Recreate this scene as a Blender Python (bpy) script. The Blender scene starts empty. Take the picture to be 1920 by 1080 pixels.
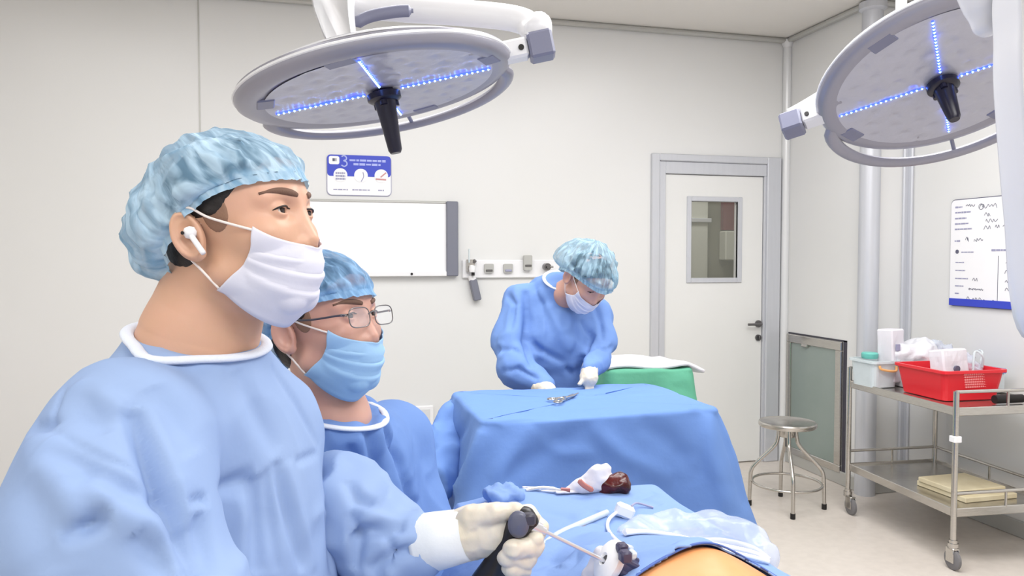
import bpy, math, random
import numpy as np
from mathutils import Vector, Matrix, Euler

random.seed(4); RNG = np.random.RandomState(7)
SC = bpy.context.scene
COL = SC.collection
PI = math.pi

# ------------------------------------------------------------ camera
F_PX = 1440.0
CAM_H = 1.5
YAW = math.radians(14.6); PITCH = math.radians(2.19)
cam_d = bpy.data.cameras.new('camera'); cam = bpy.data.objects.new('camera', cam_d); COL.objects.link(cam)
cam_d.sensor_width = 36.0; cam_d.lens = 36.0 * F_PX / 1920.0; cam_d.clip_start = 0.02
cam.location = (0, 0, CAM_H); cam.rotation_euler = (PI/2 - PITCH, 0, -YAW)
SC.camera = cam
RC = np.array(Euler((PI/2 - PITCH, 0, -YAW)).to_matrix())

# ------------------------------------------------------------ light and exposure
world = bpy.data.worlds.new('world'); SC.world = world; world.use_nodes = True
world.node_tree.nodes['Background'].inputs[0].default_value = (0.9, 0.95, 1.0, 1)
world.node_tree.nodes['Background'].inputs[1].default_value = 0.3
def area(name, loc, sx, sy, power, color=(1, 0.993, 0.985), rot=(0, 0, 0)):
    l = bpy.data.lights.new(name, 'AREA'); l.shape = 'RECTANGLE'; l.size = sx; l.size_y = sy
    l.energy = power; l.color = color
    o = bpy.data.objects.new(name, l); o.location = loc; o.rotation_euler = rot; COL.objects.link(o); return o
area('ceiling_panel_or_fill_light', (1.1, -0.4, 3.07), 1.8, 1.2, 40)
area('ceiling_panel_or_fill_light', (-1.7, 0.8, 3.07), 1.2, 1.2, 15)
area('ceiling_panel_or_fill_light', (1.9, 1.9, 3.07), 1.8, 1.2, 46)
area('ceiling_panel_or_fill_light', (0.4, 2.8, 3.07), 1.4, 1.0, 30)  # unseen fill lamp, added to brighten the right side and the table top
area('ceiling_panel_or_fill_light', (-1.4, -1.6, 3.07), 1.8, 1.2, 26)
area('ceiling_panel_or_fill_light', (-1.4, 3.4, 3.07), 1.2, 0.8, 8)
area('ceiling_panel_or_fill_light', (2.3, 3.3, 3.07), 0.9, 0.7, 9)  # added fill out of view, lifts the shaft wall in the far corner
vs = SC.view_settings
SC.display_settings.display_device = 'sRGB'
vs.view_transform = 'Standard'; vs.look = 'None'; vs.exposure = 0.44; vs.gamma = 1.0; vs.use_curve_mapping = False

# ------------------------------------------------------------ pixel -> point helpers
def C(px, py, d):
    v = np.array([(px-960)/F_PX, -(py-540)/F_PX, -1.0]) * d
    return RC @ v + np.array([0, 0, CAM_H])
def ray(px, py):
    return RC @ np.array([(px-960)/F_PX, -(py-540)/F_PX, -1.0])
def onz(px, py, z):
    r = ray(px, py); return np.array([0, 0, CAM_H]) + r*((z-CAM_H)/r[2])
def onx(px, py, x):
    r = ray(px, py); return np.array([0, 0, CAM_H]) + r*(x/r[0])
def ony(px, py, y):
    r = ray(px, py); return np.array([0, 0, CAM_H]) + r*(y/r[1])
R_CAM = RC[:, 0]; U_CAM = RC[:, 1]; T_CAM = RC[:, 2]      # right, up, towards the viewer
def unit(v):
    v = np.asarray(v, float); return v/np.linalg.norm(v)

# ------------------------------------------------------------ materials
def s2l(c):
    return tuple(((x/255.0)/12.92 if x/255.0 <= 0.04045 else ((x/255.0+0.055)/1.055)**2.4) for x in c)
def mat(name, rgb, rough=0.5, metal=0.0, bump=None, mottle=None, **kw):
    m = bpy.data.materials.new(name); m.use_nodes = True
    nt = m.node_tree; b = nt.nodes['Principled BSDF']
    col = s2l(rgb) + (1,)
    b.inputs['Base Color'].default_value = col
    b.inputs['Roughness'].default_value = rough; b.inputs['Metallic'].default_value = metal
    for k, v in kw.items():
        b.inputs[k.replace('_', ' ')].default_value = v
    tc = nt.nodes.new('ShaderNodeTexCoord')
    if mottle:   # (scale, second rgb)
        n = nt.nodes.new('ShaderNodeTexNoise'); n.inputs['Scale'].default_value = mottle[0]; n.inputs['Detail'].default_value = 4
        mp = nt.nodes.new('ShaderNodeMapping')
        if len(mottle) > 2: mp.inputs['Scale'].default_value = mottle[2]
        nt.links.new(tc.outputs['Object'], mp.inputs[0]); nt.links.new(mp.outputs[0], n.inputs['Vector'])
        r = nt.nodes.new('ShaderNodeValToRGB'); r.color_ramp.elements[0].position = 0.35; r.color_ramp.elements[1].position = 0.65
        r.color_ramp.elements[0].color = col; r.color_ramp.elements[1].color = s2l(mottle[1]) + (1,)
        nt.links.new(n.outputs['Fac'], r.inputs[0]); nt.links.new(r.outputs[0], b.inputs['Base Color'])
    if bump:     # (scale, strength, distance)
        n = nt.nodes.new('ShaderNodeTexNoise'); n.inputs['Scale'].default_value = bump[0]; n.inputs['Detail'].default_value = 5
        nt.links.new(tc.outputs['Object'], n.inputs['Vector'])
        bp = nt.nodes.new('ShaderNodeBump'); bp.inputs['Strength'].default_value = bump[1]; bp.inputs['Distance'].default_value = bump[2]
        nt.links.new(n.outputs['Fac'], bp.inputs['Height']); nt.links.new(bp.outputs[0], b.inputs['Normal'])
    return m
def fabric(name, rgb, trans=0.25, bump=(60, 0.25, 0.004), rough=0.75, alpha=None, mottle=None):
    m = mat(name, rgb, rough, bump=bump, mottle=mottle, Specular_IOR_Level=0.25)
    nt = m.node_tree; b = nt.nodes['Principled BSDF']; out = nt.nodes['Material Output']
    last = b.outputs[0]
    if trans:
        t = nt.nodes.new('ShaderNodeBsdfTranslucent'); t.inputs[0].default_value = s2l(rgb) + (1,)
        mx = nt.nodes.new('ShaderNodeMixShader'); mx.inputs[0].default_value = trans
        nt.links.new(last, mx.inputs[1]); nt.links.new(t.outputs[0], mx.inputs[2]); last = mx.outputs[0]
    if alpha is not None:
        t = nt.nodes.new('ShaderNodeBsdfTransparent')
        mx = nt.nodes.new('ShaderNodeMixShader'); mx.inputs[0].default_value = alpha
        nt.links.new(t.outputs[0], mx.inputs[1]); nt.links.new(last, mx.inputs[2]); last = mx.outputs[0]
    nt.links.new(last, out.inputs[0]); return m
def emis(name, rgb, strength):
    m = bpy.data.materials.new(name); m.use_nodes = True; b = m.node_tree.nodes['Principled BSDF']
    b.inputs['Base Color'].default_value = (0.02, 0.02, 0.05, 1)
    b.inputs['Emission Color'].default_value = s2l(rgb) + (1,); b.inputs['Emission Strength'].default_value = strength
    return m
M = {}
M['wall'] = mat('wall_panel_paint', (229, 229, 228), 0.32, mottle=(0.7, (227, 227, 225)), bump=(3, 0.05, 0.01))
M['ceiling'] = mat('ceiling_paint', (234, 231, 225), 0.6, mottle=(0.8, (231, 228, 222)))
M['floor'] = mat('vinyl_floor', (222, 213, 204), 0.28, mottle=(22, (216, 207, 198)))
M['cove'] = mat('aluminium_cove', (188, 188, 184), 0.35, 0.3)
M['postw'] = mat('white_corner_profile', (226, 227, 228), 0.25, 0.1)
M['alu'] = mat('brushed_aluminium', (206, 208, 214), 0.35, 0.25, mottle=(6, (203, 205, 211), (8, 8, 0.6)))
M['doorw'] = mat('door_white_laminate', (232, 232, 230), 0.35, mottle=(1.2, (229, 229, 227)))
M['steel'] = mat('stainless_steel', (200, 196, 190), 0.22, 0.9, mottle=(30, (188, 184, 178), (1, 1, 14)))
M['steeld'] = mat('dark_steel', (120, 118, 118), 0.3, 0.85)
M['chrome'] = mat('chrome', (232, 232, 236), 0.28, 0.8)
M['greyplast'] = mat('grey_plastic', (120, 122, 135), 0.45)
M['darkplast'] = mat('dark_plastic', (62, 60, 72), 0.4)
M['rubber'] = mat('grey_rubber', (118, 116, 118), 0.7, bump=(80, 0.2, 0.002))
M['blackrub'] = mat('black_rubber', (25, 22, 22), 0.6)
M['white'] = mat('white_plastic', (240, 240, 242), 0.35)
M['board'] = mat('whiteboard_enamel', (247, 247, 249), 0.2)
M['blue_print'] = mat('blue_print', (52, 70, 196), 0.4)
M['ltblue_print'] = mat('pale_blue_print', (170, 180, 238), 0.4)
M['ink'] = mat('grey_ink', (96, 96, 116), 0.6)
M['inkl'] = mat('pale_grey_ink', (158, 158, 186), 0.6)
M['redink'] = mat('red_ink', (205, 150, 150), 0.6)
M['lampgrey'] = mat('lamp_grey_paint', (152, 151, 162), 0.32, 0.15, bump=(4, 0.03, 0.01))
M['lampwhite'] = mat('lamp_white_paint', (232, 232, 234), 0.25, bump=(4, 0.03, 0.01))
M['lampdark'] = mat('lamp_dark_grey', (122, 124, 146), 0.4)
M['navy'] = mat('navy_black_plastic', (16, 14, 40), 0.3)
M['black'] = mat('black_plastic', (20, 16, 20), 0.35)
M['bluedot'] = emis('blue_led_bead', (110, 160, 255), 9.0)
M['bluestrip'] = emis('blue_led_strip', (40, 60, 255), 4.0)
M['skin1'] = mat('skin_tan', (208, 164, 136), 0.45, mottle=(14, (213, 166, 142)), bump=(220, 0.15, 0.0006), Subsurface_Weight=0.12, Subsurface_Scale=0.01)
M['skin2'] = mat('skin_rosy', (208, 162, 144), 0.42, mottle=(14, (201, 152, 136)), bump=(220, 0.15, 0.0006), Subsurface_Weight=0.12, Subsurface_Scale=0.01)
M['skinp'] = mat('skin_antiseptic_orange', (232, 152, 92), 0.4, mottle=(9, (236, 166, 112)), bump=(160, 0.15, 0.0006), Subsurface_Weight=0.1, Subsurface_Scale=0.01)
M['ear'] = M['skin1']
M['hair'] = mat('black_hair', (26, 20, 20), 0.55, bump=(300, 0.5, 0.002))
M['fade'] = mat('cropped_hair', (142, 108, 88), 0.7, bump=(400, 0.5, 0.001))
M['brow'] = mat('eyebrow_hair', (112, 84, 70), 0.8, bump=(500, 0.6, 0.001))
M['eyew'] = mat('eye_white', (214, 205, 200), 0.2)
M['iris'] = mat('dark_brown_iris', (42, 24, 18), 0.12)
M['lip'] = mat('lips', (186, 112, 104), 0.45)
M['gown1'] = fabric('pale_blue_gown_fabric', (152, 176, 217), 0.1, (7, 0.25, 0.02), mottle=(5, (156, 179, 217)))
M['gown2'] = fabric('blue_gown_fabric', (118, 152, 212), 0.12, (9, 0.3, 0.02))
M['drape'] = fabric('blue_surgical_drape_fabric', (112, 148, 210), 0.1, (9, 0.25, 0.02))
M['drapel'] = fabric('light_blue_patient_drape_fabric', (138, 168, 220), 0.1, (11, 0.3, 0.02))
M['green'] = fabric('green_cloth', (100, 174, 144), 0.1, (12, 0.3, 0.02))
M['collar'] = fabric('white_knit_collar', (232, 238, 250), 0.1, (300, 0.4, 0.002))
M['glove'] = mat('cream_latex_glove', (220, 212, 198), 0.42, mottle=(16, (214, 204, 184)), bump=(45, 0.3, 0.004), Subsurface_Weight=0.1, Subsurface_Scale=0.01)
M['maskw'] = fabric('white_mask_fabric', (234, 234, 246), 0.15, (120, 0.15, 0.002))
M['maskb'] = fabric('light_blue_mask_fabric', (168, 208, 244), 0.15, (120, 0.15, 0.002))
M['elastic'] = mat('white_elastic', (242, 232, 226), 0.7)
M['gauze'] = fabric('white_gauze', (240, 238, 244), 0.2, (60, 0.3, 0.004))
M['blood'] = mat('dark_red_tissue', (84, 14, 12), 0.22, mottle=(30, (44, 6, 12)), bump=(40, 0.5, 0.006))
M['bloodl'] = mat('brown_red_stain', (190, 120, 108), 0.6)
M['red'] = mat('red_basket_plastic', (226, 36, 48), 0.35)
M['cream'] = mat('cream_cardboard', (228, 216, 184), 0.6, mottle=(8, (214, 200, 166)))
M['orange'] = mat('orange_handle_plastic', (240, 184, 120), 0.4)
M['teal'] = mat('teal_plastic', (110, 196, 184), 0.4)
M['bluelid'] = mat('blue_lid_plastic', (50, 110, 205), 0.4)
M['bag'] = fabric('white_plastic_bag', (240, 241, 246), 0.2, (14, 0.5, 0.02), 0.35)
M['olive'] = mat('corridor_olive_grey', (152, 150, 132), 0.5, mottle=(2, (142, 140, 122)))
M['maroon'] = mat('corridor_maroon', (128, 66, 68), 0.5)
M['corr'] = mat('corridor_cream', (222, 222, 208), 0.5)
M['greenpanel'] = mat('grey_green_access_panel', (150, 162, 157), 0.25, 0.15, mottle=(2, (142, 156, 150)))
def clear(name, rgb, alpha, rough=0.1):
    m = mat(name, rgb, rough, bump=(20, 0.4, 0.01)); nt = m.node_tree; b = nt.nodes['Principled BSDF']
    t = nt.nodes.new('ShaderNodeBsdfTransparent'); mx = nt.nodes.new('ShaderNodeMixShader'); mx.inputs[0].default_value = alpha
    nt.links.new(t.outputs[0], mx.inputs[1]); nt.links.new(b.outputs[0], mx.inputs[2]); nt.links.new(mx.outputs[0], nt.nodes['Material Output'].inputs[0])
    return m
M['clearbag'] = clear('clear_plastic_film', (225, 234, 250), 0.42, 0.12)
M['clearbin'] = clear('translucent_bin_plastic', (226, 236, 240), 0.72, 0.25)
M['glass'] = clear('window_glass', (205, 208, 200), 0.10, 0.03)
M['lens'] = clear('spectacle_glass', (235, 238, 245), 0.10, 0.02)

def cap_material(name, light, dark, alpha):
    m = fabric(name, light, 0.2, None, 0.8)
    nt = m.node_tree; b = nt.nodes['Principled BSDF']; out = nt.nodes['Material Output']
    uv = nt.nodes.new('ShaderNodeTexCoord'); mp = nt.nodes.new('ShaderNodeMapping'); mp.inputs['Scale'].default_value = (34, 3.2, 1)
    nt.links.new(uv.outputs['UV'], mp.inputs[0])
    n = nt.nodes.new('ShaderNodeTexNoise'); n.inputs['Scale'].default_value = 1.0; n.inputs['Detail'].default_value = 3; n.inputs['Distortion'].default_value = 0.9
    nt.links.new(mp.outputs[0], n.inputs['Vector'])
    r = nt.nodes.new('ShaderNodeValToRGB'); r.color_ramp.elements[0].position = 0.38; r.color_ramp.elements[1].position = 0.6
    r.color_ramp.elements[0].color = (alpha[0],)*3 + (1,); r.color_ramp.elements[1].color = (alpha[1],)*3 + (1,)
    nt.links.new(n.outputs['Fac'], r.inputs[0])
    r2 = nt.nodes.new('ShaderNodeValToRGB'); r2.color_ramp.elements[0].position = 0.36; r2.color_ramp.elements[1].position = 0.62
    r2.color_ramp.elements[0].color = s2l(dark)+(1,); r2.color_ramp.elements[1].color = s2l(light)+(1,)
    nt.links.new(n.outputs['Fac'], r2.inputs[0]); nt.links.new(r2.outputs[0], b.inputs['Base Color'])
    bp = nt.nodes.new('ShaderNodeBump'); bp.inputs['Strength'].default_value = 0.5; bp.inputs['Distance'].default_value = 0.006
    nt.links.new(n.outputs['Fac'], bp.inputs['Height']); nt.links.new(bp.outputs[0], b.inputs['Normal'])
    prev = out.inputs[0].links[0].from_socket
    t = nt.nodes.new('ShaderNodeBsdfTransparent'); mx = nt.nodes.new('ShaderNodeMixShader')
    # the gathered band is several layers thick and so denser than the single layer of the crown
    sep = nt.nodes.new('ShaderNodeSeparateXYZ'); nt.links.new(uv.outputs['UV'], sep.inputs[0])
    mr = nt.nodes.new('ShaderNodeMapRange'); mr.inputs['From Min'].default_value = 0.13; mr.inputs['From Max'].default_value = 0.30
    mr.inputs['To Min'].default_value = 1.0; mr.inputs['To Max'].default_value = 0.0
    nt.links.new(sep.outputs['Y'], mr.inputs['Value'])
    mxv = nt.nodes.new('ShaderNodeMath'); mxv.operation = 'MAXIMUM'
    nt.links.new(mr.outputs[0], mxv.inputs[0]); nt.links.new(r.outputs[0], mxv.inputs[1])
    nt.links.new(mxv.outputs[0], mx.inputs[0])
    nt.links.new(t.outputs[0], mx.inputs[1]); nt.links.new(prev, mx.inputs[2]); nt.links.new(mx.outputs[0], out.inputs[0])
    return m
M['cap1'] = cap_material('pale_blue_bouffant_fabric', (192, 220, 240), (128, 172, 204), (0.52, 0.94))
M['cap2'] = cap_material('sky_blue_bouffant_fabric', (158, 200, 240), (112, 160, 206), (0.5, 0.88))
M['cap3'] = cap_material('grey_blue_bouffant_fabric', (176, 208, 226), (120, 160, 182), (0.38, 0.72))

# ------------------------------------------------------------ objects
ORG = {}
def link(o, parent=None, world_verts=True):
    COL.objects.link(o)
    if parent is not None: o.parent = parent
def thing(name, label, cat, loc=(0, 0, 0), group=None):
    o = bpy.data.objects.new(name, None); o.empty_display_size = 0.05; COL.objects.link(o)
    o.location = tuple(float(x) for x in loc); o['label'] = label; o['category'] = cat
    if group: o['group'] = group
    ORG[o.name] = np.array(loc, float); return o
def tag(o, label, cat, group=None):
    o['label'] = label; o['category'] = cat
    if group: o['group'] = group
    return o
def mesh_obj(name, verts, faces, m, parent=None, smooth=True, uvs=None, loc=None, label=None, fmat=None, mats=None):
    verts = np.asarray(verts, float)
    if parent is not None: org = ORG[parent.name]
    elif loc is not None: org = np.array(loc, float)
    else:
        lo, hi = verts.min(0), verts.max(0); org = np.array([(lo[0]+hi[0])/2, (lo[1]+hi[1])/2, lo[2]])
    me = bpy.data.meshes.new(name); me.from_pydata((verts-org).tolist(), [], [tuple(int(i) for i in f) for f in faces] if not isinstance(faces, np.ndarray) else faces.tolist())
    if mats:
        for q in mats: me.materials.append(q)
        me.polygons.foreach_set('material_index', np.asarray(fmat, dtype=np.int32))
    else: me.materials.append(m)
    if uvs is not None:
        ul = me.uv_layers.new(name='uv'); idx = np.empty(len(me.loops), dtype=np.int32); me.loops.foreach_get('vertex_index', idx)
        ul.data.foreach_set('uv', np.asarray(uvs, dtype=np.float32)[idx].ravel())
    me.update()
    if smooth:
        me.shade_smooth()
        if smooth != 'all': me.set_sharp_from_angle(angle=math.radians(38))
    o = bpy.data.objects.new(name, me); COL.objects.link(o)
    ORG[o.name] = org
    if parent is not None: o.parent = parent
    else: o.location = tuple(org)
    if label: o['label'] = label
    return o
def structure(o): o['kind'] = 'structure'; return o

class MB:
    def __init__(s): s.v = []; s.f = []
    def add(s, v, f):
        n = len(s.v); s.v += [tuple(float(c) for c in p) for p in v]; s.f += [tuple(int(i)+n for i in q) for q in f]; return s
    def box(s, lo, hi, bev=0.0, R=None, c=None):
        lo = np.array(lo, float); hi = np.array(hi, float)
        if bev <= 0:
            v = np.array([[x, y, z] for z in (lo[2], hi[2]) for y in (lo[1], hi[1]) for x in (lo[0], hi[0])])
            f = [(0, 2, 3, 1), (4, 5, 7, 6), (0, 1, 5, 4), (2, 6, 7, 3), (0, 4, 6, 2), (1, 3, 7, 5)]
        else:
            b = min(bev, (hi-lo).min()*0.49); v = []; ids = {}
            for ix in (0, 1):
                for iy in (0, 1):
                    for iz in (0, 1):
                        cn = np.array([(lo, hi)[ix][0], (lo, hi)[iy][1], (lo, hi)[iz][2]]); sg = np.array([1-2*ix, 1-2*iy, 1-2*iz])
                        for ax in range(3):
                            p = cn + sg*b; p[ax] = cn[ax]; ids[(ix, iy, iz, ax)] = len(v); v.append(p)
            f = []
            for ax in range(3):
                o1, o2 = [a for a in range(3) if a != ax]
                for s_ in (0, 1):
                    q = []
                    for a, b_ in ((0, 0), (1, 0), (1, 1), (0, 1)):
                        k = [0, 0, 0]; k[ax] = s_; k[o1] = a; k[o2] = b_; q.append(ids[tuple(k)+(ax,)])
                    f.append(tuple(q))
            for ax in range(3):     # edges along ax
                o1, o2 = [a for a in range(3) if a != ax]
                for a in (0, 1):
                    for b_ in (0, 1):
                        k0 = [0, 0, 0]; k0[o1] = a; k0[o2] = b_; k1 = list(k0); k1[ax] = 1
                        f.append((ids[tuple(k0)+(o1,)], ids[tuple(k0)+(o2,)], ids[tuple(k1)+(o2,)], ids[tuple(k1)+(o1,)]))
            for ix in (0, 1):
                for iy in (0, 1):
                    for iz in (0, 1): f.append(tuple(ids[(ix, iy, iz, ax)] for ax in range(3)))
            v = np.array(v)
            cc = (lo+hi)/2; g = []
            for q in f:
                pts = v[list(q)]; n = np.cross(pts[1]-pts[0], pts[2]-pts[0])
                g.append(q if np.dot(n, pts.mean(0)-cc) > 0 else tuple(reversed(q)))
            f = g
        if R is not None:
            c = (lo+hi)/2 if c is None else np.array(c, float); v = (np.asarray(R) @ (v-c).T).T + c
        return s.add(v, f)
    def tube(s, pts, r, n=12, closed=False, caps=True, flat=1.0, up=None):
        pts = [np.array(p, float) for p in pts]; m = len(pts)
        r = [r]*m if np.isscalar(r) else list(r)
        T = []
        for i in range(m):
            a = pts[(i-1) % m] if (closed or i > 0) else pts[i]; b = pts[(i+1) % m] if (closed or i < m-1) else pts[i]
            T.append(unit(b-a))
        u = np.array(up, float) if up is not None else (np.array([0, 0, 1.0]) if abs(T[0][2]) < 0.9 else np.array([1.0, 0, 0]))
        V = []; nrm = unit(u - T[0]*np.dot(u, T[0]))
        for i in range(m):
            if up is not None: w = u
            else: w = nrm
            nrm = unit(w - T[i]*np.dot(w, T[i])); bn = np.cross(T[i], nrm)
            for k in range(n):
                a = 2*PI*k/n; V.append(pts[i] + r[i]*(math.cos(a)*bn + math.sin(a)*nrm*flat))
        Fc = []
        for i in range(m if closed else m-1):
            j = (i+1) % m
            for k in range(n): Fc.append((i*n+k, i*n+(k+1) % n, j*n+(k+1) % n, j*n+k))
        if caps and not closed:
            Fc.append(tuple(reversed(range(n)))); Fc.append(tuple((m-1)*n+k for k in range(n)))
        return s.add(V, Fc)
    def lathe(s, prof, c=(0, 0, 0), n=32, R=None, sx=1.0, sy=1.0):
        m = len(prof); V = []
        for (r, z) in prof:
            for k in range(n): a = 2*PI*k/n; V.append((max(r, 1e-5)*math.cos(a)*sx, max(r, 1e-5)*math.sin(a)*sy, z))
        Fc = [(i*n+k, i*n+(k+1) % n, (i+1)*n+(k+1) % n, (i+1)*n+k) for i in range(m-1) for k in range(n)]
        V = np.array(V)
        if R is not None: V = (np.asarray(R) @ V.T).T
        return s.add(V+np.array(c, float), Fc)
    def cyl(s, a, b, r, n=20): return s.tube([a, b], r, n)
    def obj(s, name, m, parent=None, smooth=True, bevel=0, **kw):
        o = mesh_obj(name, s.v, s.f, m, parent, smooth, **kw)
        if bevel:
            bm = o.modifiers.new('bevel', 'BEVEL'); bm.width = bevel; bm.segments = 2; bm.limit_method = 'ANGLE'
        return o
def smooth_path(pts, n=8, closed=False):
    P = [np.array(p, float) for p in pts]; m = len(P); out = []
    rng = range(m) if closed else range(m-1)
    for i in rng:
        if closed: p0, p1, p2, p3 = P[i-1], P[i], P[(i+1) % m], P[(i+2) % m]
        else: p0, p1, p2, p3 = P[max(i-1, 0)], P[i], P[i+1], P[min(i+2, m-1)]
        for k in range(n):
            t = k/n; out.append(0.5*((2*p1)+(-p0+p2)*t+(2*p0-5*p1+4*p2-p3)*t*t+(-p0+3*p1-3*p2+p3)*t**3))
    if not closed: out.append(P[-1])
    return out
def frame(zaxis, xhint):
    z = unit(zaxis); x = np.array(xhint, float); x = unit(x - z*np.dot(x, z)); y = np.cross(z, x)
    return np.column_stack([x, y, z])
def grid_faces(nu, nv, wrap=False):
    f = []
    for j in range(nv-1):
        for i in range(nu if wrap else nu-1):
            k = (i+1) % nu; f.append((j*nu+i, j*nu+k, (j+1)*nu+k, (j+1)*nu+i))
    return f

# ------------------------------------------------------------ distance-field modelling
def smin(a, b, k):
    h = np.clip(0.5+0.5*(b-a)/k, 0, 1); return b*(1-h)+a*h-k*h*(1-h)
def smax(a, b, k): return -smin(-a, -b, k)
def ell(P, c, r, R=None):
    q = P-np.array(c, dtype=P.dtype)
    if R is not None: q = q @ np.asarray(R, dtype=P.dtype)
    r = np.array(r, dtype=P.dtype); k0 = np.linalg.norm(q/r, axis=-1); k1 = np.linalg.norm(q/(r*r), axis=-1)+1e-9
    return k0*(k0-1.0)/k1
def cap(P, a, b, ra, rb=None):
    rb = ra if rb is None else rb
    a = np.array(a, dtype=P.dtype); b = np.array(b, dtype=P.dtype); ab = b-a; L = float(np.dot(ab, ab))+1e-12
    t = np.clip(((P-a) @ ab)/L, 0, 1)
    return np.linalg.norm(P-a-t[..., None]*ab, axis=-1)-(ra+(rb-ra)*t)
def chain(P, pts, rs, k=0.01):
    d = None
    for i in range(len(pts)-1):
        e = cap(P, pts[i], pts[i+1], rs[i], rs[i+1]); d = e if d is None else smin(d, e, k)
    return d
def sdf_mesh(f, lo, hi, h):
    lo = np.array(lo, float); hi = np.array(hi, float)
    n = np.maximum(np.ceil((hi-lo)/h).astype(int)+1, 4)
    xs, ys, zs = [(lo[i]+h*np.arange(n[i])).astype(np.float32) for i in range(3)]
    B = 8; pad = (-(n)) % B; N = n+pad
    val = np.full(tuple(N), 1.0, np.float32)
    nb = N//B; bi = np.stack(np.meshgrid(*[np.arange(k) for k in nb], indexing='ij'), -1).reshape(-1, 3)
    cen = (lo+(bi*B+(B-1)/2)*h).astype(np.float32)
    fc = np.concatenate([f(cen[i:i+200000]) for i in range(0, len(cen), 200000)])
    loc = np.stack(np.meshgrid(*[np.arange(B)]*3, indexing='ij'), -1).reshape(-1, 3)
    near = np.abs(fc) < B*h*1.25
    v6 = val.reshape(nb[0], B, nb[1], B, nb[2], B)
    deep = bi[~near & (fc < 0)]
    v6[deep[:, 0], :, deep[:, 1], :, deep[:, 2], :] = -1.0
    nbk = bi[near]
    for i in range(0, len(nbk), 600):
        q = nbk[i:i+600]; pts = (lo+(q[:, None]*B+loc[None])*h).astype(np.float32)
        v6[q[:, 0], :, q[:, 1], :, q[:, 2], :] = f(pts).reshape(-1, B, B, B)
    val = val[:n[0], :n[1], :n[2]]
    ins = val < 0
    ins[0] = ins[-1] = False; ins[:, 0] = ins[:, -1] = False; ins[:, :, 0] = ins[:, :, -1] = False
    val = np.where(ins, val, np.abs(val)+1e-7)
    nc = n-1; cnt = np.zeros(nc, np.float32); acc = np.zeros(tuple(nc)+(3,), np.float32)
    corners = [(i, j, k) for i in (0, 1) for j in (0, 1) for k in (0, 1)]
    def sub(a, c): return a[c[0]:c[0]+nc[0], c[1]:c[1]+nc[1], c[2]:c[2]+nc[2]]
    tot = sum(sub(ins, c).astype(np.int8) for c in corners)
    act = (tot > 0) & (tot < 8)
    I = np.argwhere(act); ns = len(I)
    accv = np.zeros((ns, 3)); cn = np.zeros(ns)
    for a in corners:
        for b in corners:
            if a < b and sum(abs(a[q]-b[q]) for q in range(3)) == 1:
                va = val[I[:, 0]+a[0], I[:, 1]+a[1], I[:, 2]+a[2]]; vb = val[I[:, 0]+b[0], I[:, 1]+b[1], I[:, 2]+b[2]]
                m = (va < 0) != (vb < 0); t = np.where(m, va/np.where(m, va-vb, 1), 0)
                p = np.array(a)+t[:, None]*(np.array(b)-np.array(a)); accv += p*m[:, None]; cn += m
    V = lo+(I+accv/cn[:, None])*h
    idx = -np.ones(tuple(nc), int); idx[I[:, 0], I[:, 1], I[:, 2]] = np.arange(ns)
    faces = []
    for ax in range(3):
        a1, a2 = (ax+1) % 3, (ax+2) % 3
        s0 = [slice(None)]*3; s1 = [slice(None)]*3; s0[ax] = slice(0, -1); s1[ax] = slice(1, None)
        A = ins[tuple(s0)]; B = ins[tuple(s1)]
        E = np.argwhere(A != B); E = E[(E[:, a1] > 0) & (E[:, a2] > 0) & (E[:, a1] < n[a1]-1) & (E[:, a2] < n[a2]-1)]
        s = A[E[:, 0], E[:, 1], E[:, 2]]
        def g(d1, d2):
            q = E.copy(); q[:, a1] -= d1; q[:, a2] -= d2; return idx[q[:, 0], q[:, 1], q[:, 2]]
        q = np.stack([g(1, 1), g(0, 1), g(0, 0), g(1, 0)], 1)
        q[~s] = q[~s][:, ::-1]; faces.append(q)
    return V, np.concatenate(faces)
def vnormals(V, Fq):
    n = np.cross(V[Fq[:, 2]]-V[Fq[:, 0]], V[Fq[:, 3]]-V[Fq[:, 1]]); N = np.zeros_like(V)
    for k in range(4): np.add.at(N, Fq[:, k], n)
    return N/(np.linalg.norm(N, axis=1)[:, None]+1e-12)
def relax(V, Fq, it=1, lam=0.5):
    for _ in range(it):
        S = np.zeros_like(V); c = np.zeros(len(V))
        for k in range(4):
            a, b = Fq[:, k], Fq[:, (k+1) % 4]
            np.add.at(S, a, V[b]); np.add.at(S, b, V[a]); np.add.at(c, a, 1); np.add.at(c, b, 1)
        V = V+lam*(S/c[:, None]-V)
    return V
_LAT = np.random.RandomState(11).rand(32, 32, 32)*2-1
def noise3(P, s, off=0.0):
    q = P*s+off; i = np.floor(q).astype(int); t = q-i; t = t*t*(3-2*t); r = 0
    for a in (0, 1):
        for b in (0, 1):
            for c in (0, 1):
                w = (t[:, 0] if a else 1-t[:, 0])*(t[:, 1] if b else 1-t[:, 1])*(t[:, 2] if c else 1-t[:, 2])
                r = r+w*_LAT[(i[:, 0]+a) % 32, (i[:, 1]+b) % 32, (i[:, 2]+c) % 32]
    return r
def ridged(P, s, off=0.0): return 1-np.abs(noise3(P, s, off))*2.2
def seg_dist(V, a, b):
    ab = b-a; t = np.clip(((V-a) @ ab)/np.dot(ab, ab), 0, 1); return np.linalg.norm(V-a-t[:, None]*ab, axis=1), t
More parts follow.
